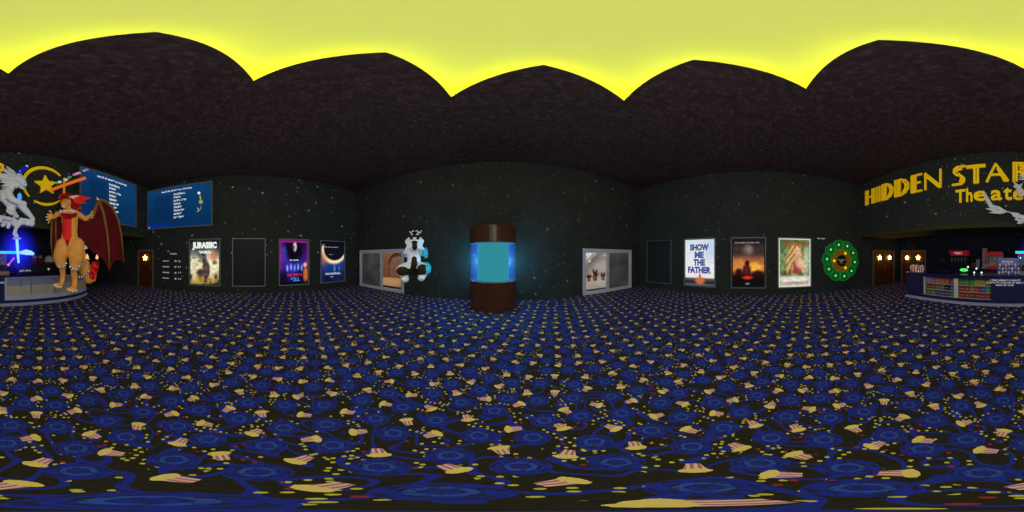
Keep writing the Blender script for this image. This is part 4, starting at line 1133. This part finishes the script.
for px, py in ((68, 289.4), (70.2, 290.8), (73, 291.4), (76.2, 290.8)):
    caps += chain([(P(73.6, 288.4, -.06), .08), (P((73.6 + px) / 2, py - .7, -.22), .06), (P(px, py, -.32), .048)])
caps += chain([(P(77, 250, .2), .22), (P(82, 260, .34), .21), (P(85.5, 271, .38), .22), (P(89, 279, .34), .17), (P(93, 279, .26), .1), (P(95, 274, .22), .06)])
def dpaint(c, n):
    k = (F.d) ; px = 70 + math.degrees(math.atan2(c.x, k + c.y)) / .3516
    py = 256 - math.degrees(math.atan2(c.z + F.base - EYE, math.hypot(c.x, k + c.y))) / .3516
    if n.y < .1 and c.y < .1:
        w = 4.6 if py < 236 else max(.4, 4.6 - (py - 236) * .42)
        cx = 67.0 + max(0, py - 228) * .03
        if 213.5 < py < 247 and abs(px - cx) < w:
            if py < 218.5 and abs(px - cx) > 0 and (py - 213.5) < 5 - abs(px - cx) * .5: return 2
            return 2 if py > 239.5 + abs(px - cx) * 1.2 else 1
    return 0
blob('body', caps, [M_tan, M_red, M_dred], dr, .0145, 4, dpaint)
# face
bm = bmesh.new()
for px in (63.3, 68.4):
    ball(bm, P(px, 201.0, -.225), .046, 10, (1, .6, 1), 0); ball(bm, P(px - .1, 201.1, -.25), .022, 8, (1, .6, 1.2), 1)
obj('eyes', bm, [M_bead, M_beadk], dr, True)
bm = bmesh.new()
for k in range(6): cone(bm, P(61.9 + k * .95, 205.6 + (.15 if k % 2 else 0), -.37 + abs(k - 2) * .03), P(62 + k * .95, 207, -.39 + abs(k - 2) * .03), .022, 5)
obj('teeth', bm, M_bead, dr)
bm = bmesh.new()
for px in (63.2, 64.9): ball(bm, P(px, 202.6, -.405), .016, 8, (1, .7, .7))
obj('nostrils', bm, M_beadk, dr, True)
bm = bmesh.new(); R = random.Random(11)
for k in range(44):
    a = R.uniform(0, 1)
    cone(bm, P(60.8 + a * 10, 200.2 - math.sin(a * PI) * 3.6, R.uniform(-.2, .12)), P(59 + a * 13 + R.uniform(-1, 1.5), 195.5 - math.sin(a * PI) * 3.2 + R.uniform(-.8, 1), R.uniform(-.15, .2)), .07, 5, flat=.6, mi=R.choice((0, 0, 0, 1)))
for k in range(14):
    cone(bm, P(61.5 + R.uniform(0, 7.5), 197.6, -.2), P(61 + R.uniform(0, 7.5), 199.0 + R.uniform(-.4, .6), -.25), .035, 5, flat=.5)
for k in range(60):
    a = R.uniform(0, 1); sx_, sy_ = 70 + a * 4, 199.5 + a * 8.5
    cone(bm, P(sx_, sy_, R.uniform(-.08, .15)), P(sx_ + R.uniform(4, 11) * (1 - .25 * a), sy_ + R.uniform(0, 4.8), R.uniform(.0, .3)), .085, 5, flat=.5, mi=R.choice((0, 0, 1)))
obj('mane', bm, [M_dred, M_red], dr)
for a, b2, c2, nm in (((70.5, 199, -.05), (91.5, 198.2, .05), .16, 'ear'), ((69.5, 201, -.02), (86, 203.0, .1), .11, 'ear')):
    bm = bmesh.new(); cone(bm, P(*a), P(*b2), c2, 8, flat=.35); obj(nm, bm, M_red, dr)
for a, b2 in (((66, 198, -.05), (63.9, 192.5, .0)), ((69, 198.2, -.12), (79.5, 195.6, -.05))):
    bm = bmesh.new(); cone(bm, P(*a), P(*b2), .06, 8); obj('horn', bm, M_claw, dr)
bm = bmesh.new()
for k in range(22):
    a = k / 21; px = 62 + a * 14; py = 214 + math.sin(a * PI) * 1.8
    cone(bm, P(px, py - 1, -.17 - .07 * math.sin(a * PI)), P(px + R.uniform(-.8, .8), py + 2.2 + R.uniform(0, 1.6), -.23 - .09 * math.sin(a * PI)), .05, 5, flat=.5)
obj('chest_ruff', bm, M_dred, dr)
bm = bmesh.new()
for k in range(9):
    cone(bm, P(60.5 + k * 1.7, 211.2 + abs(k - 4) * .2, -.14), P(60.6 + k * 1.7, 209.2 + (k % 2), -.2), .03, 5)
obj('spike_collar', bm, M_bead, dr)
bm = bmesh.new()
for px, py, dep in ((47.7, 214.0, -.48), (46.6, 216.8, -.48), (47.0, 219.8, -.48), (48.8, 222.4, -.48), (50.0, 210.8, -.47)):
    cone(bm, P(px + .2, py, dep), P(px - 1.1, py + .9, dep - .04), .022, 5)
for px, py, dep in ((54.5, 285, -.29), (56.3, 286.6, -.29), (58.6, 287.4, -.29), (61, 287, -.29), (68, 289.4, -.33), (70.2, 290.8, -.33), (73, 291.4, -.33), (76.2, 290.8, -.33)):
    cone(bm, P(px, py - .6, dep - .0), P(px - .6, py + .9, dep - .1), .034, 5)
obj('claws', bm, M_claw, dr)
def beads(name, px0, py0, px1, py1, sag, dep, n=11):
    bm = bmesh.new()
    for k in range(n):
        a = k / (n - 1); ball(bm, P(px0 + (px1 - px0) * a, py0 + (py1 - py0) * a + sag * math.sin(a * PI), dep), .034, 8, mi=k % 2)
    obj(name, bm, [M_bead, M_beadk], dr)
beads('bead_anklet', 59.5, 266.5, 66, 263.5, 2.2, -.16); beads('bead_anklet', 70.5, 267, 79, 266.5, 3.2, -.18)
beads('tail_beads', 79, 266, 88.5, 259, 2, .08); beads('tail_beads', 79.5, 277, 88.5, 271.5, 1.6, .12)
bm = bmesh.new()
tube(bm, [P(82.5, 251, -.05), P(85.5, 247.5, -.02)], .03, 8)
for px, py in ((82, 250.6), (83, 251.8), (85.2, 246.8), (86.2, 248)): ball(bm, P(px, py, -.03), .042, 8)
obj('bone_charm', bm, M_bead, dr)
bm = bmesh.new()
for k in range(70):
    a = R.uniform(0, 1); px, py = 92 + a * 4, 280 - a * 15
    cone(bm, P(px, py, .2 + R.uniform(-.06, .06)), P(px + R.uniform(-4.5, 4.5), py - R.uniform(2, 7), .2 + R.uniform(-.15, .15)), .09, 5, mi=R.choice((0, 0, 1)))
obj('tail_tuft', bm, [M_red, M_dred], dr)
for px, py in ((97, 257.8), (87.2, 257.3)):
    bm = bmesh.new(); c_ = P(px, py, .16); lathe(bm, [(0, -.06), (.05, -.02), (.045, .03), (0, .12)], 10, c_); obj('flame', bm, glow('dragon_flame', (1.0, .55, .2), 1.1), dr, True)
# wings
def membrane(name, outline, thick=.018):
    bm = bmesh.new(); v = [bm.verts.new(P(*p)) for p in outline]; e = [bm.edges.new((v[i], v[(i + 1) % len(v)])) for i in range(len(v))]
    bmesh.ops.triangle_fill(bm, use_beauty=True, edges=e)
    r_ = bmesh.ops.extrude_face_region(bm, geom=bm.faces[:])
    bmesh.ops.translate(bm, verts=[q for q in r_['geom'] if isinstance(q, bmesh.types.BMVert)], vec=(0, thick, 0))
    return obj(name, bm, M_wing, dr)
wg = membrane('wing', [(98.5, 200, .3), (105, 201, .32), (112, 207, .36), (118, 219, .4), (121.5, 236, .42), (124, 262, .44), (119.5, 259.5, .42), (114, 261, .4), (109.3, 271.5, .38), (105, 262, .38), (98, 254, .36), (93.5, 253, .36), (88, 247, .34), (83, 244, .3), (78.5, 234, .26), (79, 219, .24), (84, 217, .26), (91, 219, .28), (95, 211, .3)])
bm = bmesh.new()
tube(bm, [P(77, 215, .22), P(82, 218, .24), (P(88, 219.5, .26)), P(92.5, 216, .26), P(98.6, 200, .28)], [.09, .085, .08, .075, .06], 12)
tube(bm, [P(98.6, 200, .27), P(105, 201, .3), P(112, 207, .34), P(118, 219, .38), P(121.5, 236, .4), P(124, 262, .42)], [.06, .05, .045, .04, .032, .015], 10)
tube(bm, [P(98.6, 200, .27), P(103.5, 213, .31), P(107, 232, .34), P(109, 252, .35), P(109.3, 271, .36)], [.055, .05, .042, .035, .015], 10)
obj('wing_bones', bm, M_tand, wg, True)
bm = bmesh.new(); cone(bm, P(98.6, 200.5, .27), P(96.5, 196.8, .2), .05, 8); obj('wing_claw', bm, M_claw, wg)
w2 = membrane('wing', [(63, 214, .3), (56, 212, .38), (51.5, 222, .42), (51, 243, .44), (52.5, 257, .44), (55, 252, .43), (57.5, 259, .42), (60, 252, .4), (65, 252, .36), (66, 230, .3)])
bm = bmesh.new()
tube(bm, [P(64, 214, .28), P(56, 212, .36), P(51.8, 222, .4), P(51.2, 243, .42), P(52.5, 257, .42)], [.06, .05, .045, .035, .015], 10)
tube(bm, [P(56, 212, .36), P(56, 235, .41), P(57.5, 258.5, .41)], [.045, .035, .015], 10)
obj('wing_bones', bm, M_tand, w2, True)
# orange bar and its stick balanced on the dragon's head
G = Facing(66, 5.0, 3.55)
t = thing('balancing_bar', 'tilted orange bar on a yellow stick above the dragon head', 'bar', G.loc(), G.rz())
Q = G.p
bm = bmesh.new(); tube(bm, [Q(64.0, 193.5), Q(64.2, 178)], .035, 8); obj('stick', bm, mat('stick_yellow', alb(190, 160, 40), .5), t)
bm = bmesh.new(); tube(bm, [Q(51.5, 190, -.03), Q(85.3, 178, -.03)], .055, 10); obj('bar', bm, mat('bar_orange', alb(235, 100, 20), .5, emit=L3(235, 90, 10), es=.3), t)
bc = [(60, 150, 60), (200, 205, 210), (205, 205, 215), (120, 110, 160), (90, 130, 60), (150, 110, 190), (190, 130, 190), (210, 120, 90), (90, 150, 190), (150, 90, 200)]
bp_ = [(57, 183), (59.6, 182), (65.4, 180), (67.2, 179), (69.6, 177), (74.4, 174.6), (76.6, 173.8), (79, 172.8), (84.2, 170.6), (87, 169.6)]
for (px, py), c in zip(bp_, bc):
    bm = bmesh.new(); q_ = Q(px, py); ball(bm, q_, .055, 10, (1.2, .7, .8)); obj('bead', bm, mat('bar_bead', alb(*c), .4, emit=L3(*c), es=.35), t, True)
bm = bmesh.new(); tube(bm, [Q(55.5, 183.8, .01), Q(88, 169.2, .01)], .008, 6); tube(bm, [Q(64.2, 178), Q(64.4, 180.3, .01)], .02, 6); obj('bead_wire', bm, M_dkframe, t)

# ------------------------------------------------------------------ seated dog figure
M_fur = mat('dog_white_fur', alb(196, 200, 200), .8, noise=.05, nscale=8)
M_dfur = mat('dog_dark_fur', alb(34, 32, 22), .8, noise=.2, nscale=8)
M_teal = mat('dog_teal_fur', alb(50, 150, 150), .7)
M_lilac = mat('dog_lilac_fur', alb(150, 130, 190), .7)
M_nose = mat('dog_nose_black', alb(14, 14, 16), .4)
F2 = Facing(414, 4.6, .87)
dg_ = thing('seated_dog', 'white and dark dog figure sitting upright near the left glazed doors', 'dog', F2.loc(), F2.rz())
P2 = F2.p
caps = chain([(P2(414.5, 268), .20), (P2(414, 261), .19), (P2(414, 253), .185), (P2(414, 248.5), .15), (P2(414.3, 244), .12), (P2(414.6, 240.5, -.02), .17)])
caps += [(P2(408.0, 241.6, .0), .085, P2(421.0, 241.3, .0), .085), (P2(409, 243.5, -.02), .09, P2(420, 243.5, -.02), .09), (P2(414.6, 238, 0), .15, P2(414.6, 235.5, .02), .11), (P2(414.6, 241.5, -.1), .11, P2(414.6, 243.2, -.26), .075)]
caps += chain([(P2(409, 249, .0), .10), (P2(406.2, 252.5, -.03), .085), (P2(406.5, 254.5, -.12), .08), (P2(407.6, 249.5, -.25), .07), (P2(409.2, 246.2, -.30), .066)])
caps += chain([(P2(419.6, 249, .0), .10), (P2(423.4, 251.5, -.03), .085), (P2(423.2, 253.5, -.12), .08), (P2(421.6, 249.4, -.25), .07), (P2(420.2, 246.6, -.30), .066)])
for sx_, cx in ((1, 409.0), (-1, 420.2)):
    for k in range(4):
        caps += chain([(P2(cx + sx_ * .4, 244.6 + k * 1.15, -.33), .022), (P2(cx + sx_ * 2.0, 243.2 + k * 1.75, -.40), .0165), (P2(cx + sx_ * 3.4, 243.4 + k * 1.75, -.41), .0125)])
    caps += chain([(P2(cx - sx_ * .3, 245.0, -.34), .026), (P2(cx + sx_ * .8, 241.8, -.37), .019)])
caps += chain([(P2(411, 267, -.02), .17), (P2(404.5, 269.2, -.26), .165), (P2(402.2, 271, -.36), .165), (P2(403.5, 274.5, -.28), .12), (P2(405.4, 278, -.2), .10)])
caps += [(P2(405.6, 279, -.14), .10, P2(405, 279.6, -.34), .085)]
caps += chain([(P2(418, 267, -.02), .17), (P2(421.6, 268.2, -.26), .16), (P2(423, 269.4, -.36), .16), (P2(423, 273.5, -.28), .12), (P2(421.6, 276.6, -.2), .10)])
caps += [(P2(421.4, 277.6, -.14), .10, P2(421.2, 278.2, -.34), .085)]
for cx, cy in ((405, 279.8), (421.2, 278.4)):
    for k in (-1, 0, 1): caps += [(P2(cx + k * 1.7, cy - .2, -.3), .05, P2(cx + k * 2.0, cy, -.40), .04)]
def gpaint(c, n):
    px = 414 + math.degrees(math.atan2(c.x, F2.d + c.y)) / .3516
    py = 256 - math.degrees(math.atan2(c.z + F2.base - EYE, math.hypot(c.x, F2.d + c.y))) / .3516
    if 263.6 < py < 276.5 and n.y < .35 and c.y < .1 and not (px > 426.2):
        if math.hypot((px - 402.5) / 6.4, (py - 271.2) / 4.7) < 1 or math.hypot((px - 422.6) / 5.8, (py - 269.5) / 5.2) < 1: return 1
        if 404 < px < 422 and 268.5 < py < 275: return 1
    if n.y < .3 and 256.3 < py < 272 and abs(px - 414.2) < min(2.2 + (py - 256) * .14, (py - 255.6) * 1.1) and c.y > -.34: return 1
    if px > 426.3 and py > 262: return 2
    if py > 249.5 and py < 257 and px > 421.5: return 2
    if py > 253.6 and py < 257 and px < 407.5: return 3
    
    return 0
blob('body', caps, [M_fur, M_dfur, M_teal, M_lilac], dg_, .0115, 4, gpaint)
bm = bmesh.new(); R = random.Random(4)
cone(bm, P2(411.5, 234.5, .02), P2(411.0, 226.3, .06), .08, 7, flat=.5); obj('ear', bm, M_nose, dg_)
bm = bmesh.new(); cone(bm, P2(417.2, 234.5, .02), P2(417.6, 226, .06), .08, 7, flat=.5); obj('ear', bm, M_nose, dg_)
bm = bmesh.new()
for k in range(18):
    a = k / 17; cone(bm, P2(410.5 + a * 8.5, 233.5 - math.sin(a * PI) * 1.8, -.06), P2(408.5 + a * 13.5, 231.8 - (k % 3) * .9, -.1), .035, 5, flat=.5, mi=k % 2)
obj('hair_tuft', bm, [M_nose, M_bead], dg_)
bm = bmesh.new()
for k in range(16):
    s_g = -1 if k < 8 else 1; a = (k % 8) / 7
    cone(bm, P2(414.6 + s_g * 4.2, 238.5 + a * 5, 0), P2(414.6 + s_g * (8.0 - a * 1.2), 239.5 + a * 7, .0), .075, 5, flat=.6)
obj('cheek_fur', bm, M_fur, dg_)
bm = bmesh.new(); ball(bm, P2(414.6, 243.6, -.34), .085, 12, (1.2, .7, .9)); ball(bm, P2(414.7, 246.6, -.33), .085, 12, (1.05, .7, 1.1)); obj('nose', bm, M_nose, dg_, True)
bm = bmesh.new()
for s_g in (-1, 1): ball(bm, P2(414.6 + s_g * 3.0, 238.6, -.165), .042, 10, (1.2, .6, .8))
prism_pts = None
obj('eyes', bm, M_nose, dg_, True)
bm = bmesh.new()
for k in range(9):
    a = k / 8; cone(bm, P2(409.8 + a * 9.6, 236.2 - math.sin(a * PI) * 1.0, -.14), P2(408.6 + a * 12, 237.4 + (k % 2) * .6 - math.sin(a * PI) * .6, -.2), .05, 5, flat=.6)
cone(bm, P2(414.5, 231.8, -.06), P2(414.5, 236, -.2), .07, 6, flat=.5)
obj('brow_fur', bm, M_nose, dg_)
bm = bmesh.new()
tube(bm, [P2(420, 271, .12), P2(425, 274, .12), P2(427.8, 271, .1), P2(428.4, 267, .08), P2(426.6, 263.8, .08), P2(423.5, 262.6, .1)], [.06, .08, .085, .08, .06, .02], 12)
obj('tail', bm, M_teal, dg_, True)
bm = bmesh.new()
for k in range(12):
    a = k / 11; cone(bm, P2(424.5 + math.sin(a * PI) * 1.0, 248.5 + a * 7.5, -.05), P2(427.6 + math.sin(a * PI) * .5, 250.0 + a * 8.0, -.02), .06, 5, flat=.5, mi=0 if k % 3 else 1)
for k in range(6):
    a = k / 5; cone(bm, P2(404.8 + a * 2.5, 253.5 + a * .6, -.12), P2(403.2 + a * 4, 256.6 + (k % 2) * .5, -.14), .045, 5, flat=.5, mi=1 - (k % 2))
obj('sleeve_fur', bm, [M_teal, mat('dog_blue_fur', alb(40, 110, 190), .6)], dg_)

# ------------------------------------------------------------------ flying bone creature with glowing blades
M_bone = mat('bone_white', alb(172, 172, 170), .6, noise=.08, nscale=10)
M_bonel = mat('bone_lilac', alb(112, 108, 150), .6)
F3 = Facing(15, 4.2, 1.62)
sk = thing('bone_creature', 'white skeletal winged creature hovering before the sign wall', 'creature', F3.loc(), F3.rz())
P3 = F3.p
caps = chain([(P3(19, 179), .135), (P3(22.5, 182, -.08), .10), (P3(24.6, 185, -.16), .06)]) + [(P3(20, 186, -.04), .07, P3(23.4, 188.6, -.1), .04)]
caps += chain([(P3(17, 183), .10), (P3(12, 187.5, .03), .085), (P3(7, 192.5, .05), .15), (P3(5.5, 198.5, .04), .15), (P3(9, 203, .02), .13), (P3(12.5, 207, 0), .12)])
caps += chain([(P3(8, 192, -.08), .10), (P3(12.5, 200, -.14), .085), (P3(20, 203, -.16), .075), (P3(23.5, 204, -.14), .085)])
caps += chain([(P3(17, 202, -.08), .10), (P3(25, 210, -.1), .095), (P3(33, 218.6, -.08), .05)])
caps += chain([(P3(33.2, 219, -.06), .05), (P3(31.2, 223.5, -.05), .095), (P3(25, 221.5, -.04), .09), (P3(19, 223.5, -.02), .075), (P3(12.5, 221, 0), .09), (P3(6.5, 221.5, .02), .085), (P3(1, 218, .04), .08), (P3(-4, 217, .06), .06)])
caps += [(P3(10, 208, 0), .09, P3(14.5, 214.5, -.02), .08), (P3(14.5, 214.5, -.02), .06, P3(8.5, 211, .0), .07), (P3(3, 225, .02), .065, P3(5, 221, .02), .05), (P3(8.2, 227, .0), .055, P3(10, 222, 0), .05)]
caps += chain([(P3(19, 224, -.05), .06), (P3(15.5, 229.5, -.1), .045), (P3(14.6, 234, -.12), .055)])
for k in range(4): caps += chain([(P3(14.4 + k * .9, 234.5, -.14), .026), (P3(15 + k * .9, 236.8, -.19), .022), (P3(16.4 + k * .5, 238.6, -.17), .016)])
caps += chain([(P3(14.5, 234, -.1), .024), (P3(17, 236, -.05), .02), (P3(18.3, 238, -.08), .016)])
for px, py, r_ in ((22, 219.8, .075), (27.5, 224, .07), (15, 224.5, .08), (9, 218.8, .08), (4, 217.6, .08), (0, 221, .07), (12, 213, .09), (16.5, 216, .07)):
    caps += [(P3(px - .8, py, -.06), r_ * .8, P3(px + .8, py + .4, -.1), r_ * .7)]
def spaint(c, n): return 1 if n.z < -.55 and n.y > -.5 else 0  # faces turned downward take the lilac: underside shade painted into the colour
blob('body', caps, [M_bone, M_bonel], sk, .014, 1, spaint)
bm = bmesh.new()
ball(bm, P3(23.5, 181.5, -.17), .022, 8); ball(bm, P3(19.6, 197, -.2), .06, 10, (1, .6, 1.9))
obj('eyes', bm, glow('creature_blue', L3(70, 150, 230), 1.1), sk, True)
bm = bmesh.new(); R = random.Random(2)
for k in range(30):
    a = R.uniform(-1, 1); sx_, sy_ = 17.5 + R.uniform(-3, 2), 180 + a * 5
    cone(bm, P3(sx_, sy_, R.uniform(-.1, .12)), P3(sx_ - R.uniform(12, 25) * (1 - .3 * abs(a)), sy_ + a * 6 - 2.0 + R.uniform(-3, 3), R.uniform(0, .3)), .07, 5, flat=.5)
obj('mane', bm, M_bone, sk)
bm = bmesh.new()
for k in range(26):
    a = k / 25 * PI * 1.3 - .5; cone(bm, P3(19.5 + 2.5 * math.cos(a), 180 - 2.5 * math.sin(a), R.uniform(-.1, .05)), P3(19.5 + R.uniform(5, 7.5) * math.cos(a), 180 - R.uniform(5, 8.0) * math.sin(a), R.uniform(-.15, .05)), .05, 5)
obj('crest', bm, M_bone, sk)
wgs = bmesh.new()
def blade(bm, a, b2, w, mi=0): cone(bm, P3(*a), P3(*b2), w, 6, flat=.3, mi=mi)
tube(wgs, [P3(5, 193, .12), P3(-4, 190, .2), P3(-10, 186, .28)], [.05, .04, .03], 8)
for a, b2 in (((-2, 190, .2), (-12, 180.5, .3)), ((-4, 190, .2), (-9.5, 185, .3)), ((-3, 191, .2), (-8, 193, .3)), ((3, 192, .14), (-6, 197, .25)), ((-6, 188, .25), (-1, 183, .25))): blade(wgs, a, b2, .06)
obj('wing', wgs, M_bone, sk)
w3 = bmesh.new()
tube(w3, [P3(0, 218, .06), P3(-8, 216, .1), P3(-14, 212.2, .14), P3(-20, 211, .18)], [.05, .04, .014, .016], 8)
for a, b2 in (((-3, 216.5, .08), (-15, 211.8, .14)), ((-3, 218, .08), (-12, 215.5, .12)), ((-2, 219.5, .08), (-10, 219.5, .12)), ((0, 221, .06), (-7.5, 223.5, .1)), ((-20, 211, .18), (-38, 203, .28)), ((-18, 211.4, .18), (-36, 212.8, .28)), ((-26, 210, .22), (-39, 208.5, .3))): blade(w3, a, b2, .065)
tube(w3, [P3(-24, 210, .2), P3(-33, 206, .25), P3(-37.5, 198, .28), P3(-40.5, 190.5, .3)], [.03, .07, .06, .01], 8)
obj('tail_fin', w3, M_bone, sk)
bm = bmesh.new()
for px, py in ((9, 194), (14, 200), (20, 203), (7, 200)): tube(bm, [P3(px - 1.5, py - 2, -.17), P3(px + 2, py + 2, -.17)], .018, 6)
obj('armour_strips', bm, M_bonel, sk)
# blades
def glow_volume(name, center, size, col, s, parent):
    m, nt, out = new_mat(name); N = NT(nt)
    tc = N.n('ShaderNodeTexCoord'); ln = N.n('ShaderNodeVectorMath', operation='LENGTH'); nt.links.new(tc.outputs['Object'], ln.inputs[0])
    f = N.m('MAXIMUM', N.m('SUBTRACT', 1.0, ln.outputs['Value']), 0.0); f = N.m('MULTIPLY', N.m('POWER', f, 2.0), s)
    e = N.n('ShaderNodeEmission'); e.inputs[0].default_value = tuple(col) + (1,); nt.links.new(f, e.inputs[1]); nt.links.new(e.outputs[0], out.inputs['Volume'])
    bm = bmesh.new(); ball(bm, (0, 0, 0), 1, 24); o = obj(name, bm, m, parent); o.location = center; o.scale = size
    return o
F4 = Facing(17, 4.1, 1.53); P4 = F4.p
t = thing('glowing_sword', 'upright glowing blue blade held below the bone creature', 'sword', F4.loc(), F4.rz())
bm = bmesh.new(); tube(bm, [P4(16.9, 239.5), P4(17.6, 250), P4(18.6, 263)], [.034, .036, .026], 12); obj('blade', bm, glow('blade_ice_blue', (.2, .55, 1.0), 1.5), t, True)
bm = bmesh.new(); tube(bm, [P4(16.6, 234), P4(16.9, 239.5)], .035, 10); box(bm, -.1, .1, -.03, .03, 0, .04, M=Matrix.Translation(P4(16.9, 239.3))); obj('hilt', bm, M_bone, t)
glow_volume('blade_glow', P4(17.5, 250), (.60, .45, .72), (.015, .02, 1.0), 4.5, t)  # ellipsoid of emission put in to imitate bloom around the blade
F5 = Facing(12, 4.3, 1.7); P5 = F5.p
t = thing('glowing_lance', 'level glowing cyan blade crossing the upright blue one', 'sword', F5.loc(), F5.rz())
bm = bmesh.new(); tube(bm, [P5(-8.5, 252.3), P5(20, 252.5)], .036, 12); obj('blade', bm, glow('blade_cyan', (.03, .62, .85), 1.1), t, True)
bm = bmesh.new(); tube(bm, [P5(20, 252.6), P5(26, 252.2), P5(31, 253), P5(34, 254.2)], [.036, .075, .06, .03], 10); obj('blade_tip', bm, glow('blade_pale', (.4, .75, 1.0), 1.0), t, True)
F6 = Facing(11, 4.2, 1.5); P6 = F6.p
t = thing('glowing_dagger', 'short slanted pink glowing blade left of the upright blue blade', 'sword', F6.loc(), F6.rz())
bm = bmesh.new(); tube(bm, [P6(8.6, 264.5), P6(14.2, 257.8)], [.02, .026], 10); obj('blade', bm, glow('blade_pink', (.9, .10, .28), .8), t, True)
bm = bmesh.new(); ball(bm, P6(8.4, 264.8), .035, 10); obj('pommel', bm, glow('pommel_orange', (1, .3, .12), .9), t, True)
F7 = Facing(20, 4.4, 3.75); P7 = F7.p
t = thing('blue_rod', 'tilted dark blue rod with white tip above the bone creature head', 'rod', F7.loc(), F7.rz())
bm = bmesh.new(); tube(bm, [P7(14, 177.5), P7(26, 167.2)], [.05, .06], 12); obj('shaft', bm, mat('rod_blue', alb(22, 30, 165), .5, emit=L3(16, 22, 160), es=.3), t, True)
bm = bmesh.new(); ball(bm, P7(26.8, 166.2), .045, 10); ball(bm, P7(20, 171, -.08), .02, 8); ball(bm, P7(15, 175.6, -.08), .03, 8); obj('tip', bm, M_bead, t, True)

ld = bpy.data.lights.new('room_fill_light', 'POINT'); ld.energy = 118; ld.color = (1, .98, .96); ld.shadow_soft_size = 0  # added fill light without fixture, brightens the middle of floor and ceiling
lo_ = bpy.data.objects.new('room_fill_light', ld); COL.objects.link(lo_); lo_.location = (SC[0], SC[1], 2.9)
# ------------------------------------------------------------------ camera, world, view
w = bpy.data.worlds.new('world'); S.world = w; w.use_nodes = True
bgn = w.node_tree.nodes.get('Background') or w.node_tree.nodes.new('ShaderNodeBackground')
bgn.inputs[0].default_value = (.0, .0, .0, 1); bgn.inputs[1].default_value = 0.0
w.light_settings.ao_factor = .46; w.light_settings.distance = 5.4
S.cycles.use_fast_gi = True; S.cycles.fast_gi_method = 'ADD'
S.cycles.max_bounces = 5; S.cycles.transparent_max_bounces = 12
S.cycles.caustics_reflective = False; S.cycles.caustics_refractive = False
cam = bpy.data.cameras.new('camera'); co = bpy.data.objects.new('camera', cam); COL.objects.link(co)
co.location = (0, 0, EYE); co.rotation_euler = (PI / 2, 0, -rad(YAW))
cam.type = 'PANO'
try: cam.panorama_type = 'EQUIRECTANGULAR'
except Exception: pass
try: cam.cycles.panorama_type = 'EQUIRECTANGULAR'
except Exception: pass
for holder in (cam, getattr(cam, 'cycles', None)):
    if holder is None: continue
    for k, v_ in (('latitude_min', -PI / 2), ('latitude_max', PI / 2), ('longitude_min', -PI), ('longitude_max', PI)):
        try: setattr(holder, k, v_)
        except Exception: pass
cam.clip_start = .02; cam.clip_end = 200
S.camera = co
S.view_settings.view_transform = 'Standard'
try: S.view_settings.look = 'None'
except Exception: pass
S.view_settings.exposure = 0.0; S.view_settings.gamma = 1.0; S.view_settings.use_curve_mapping = False
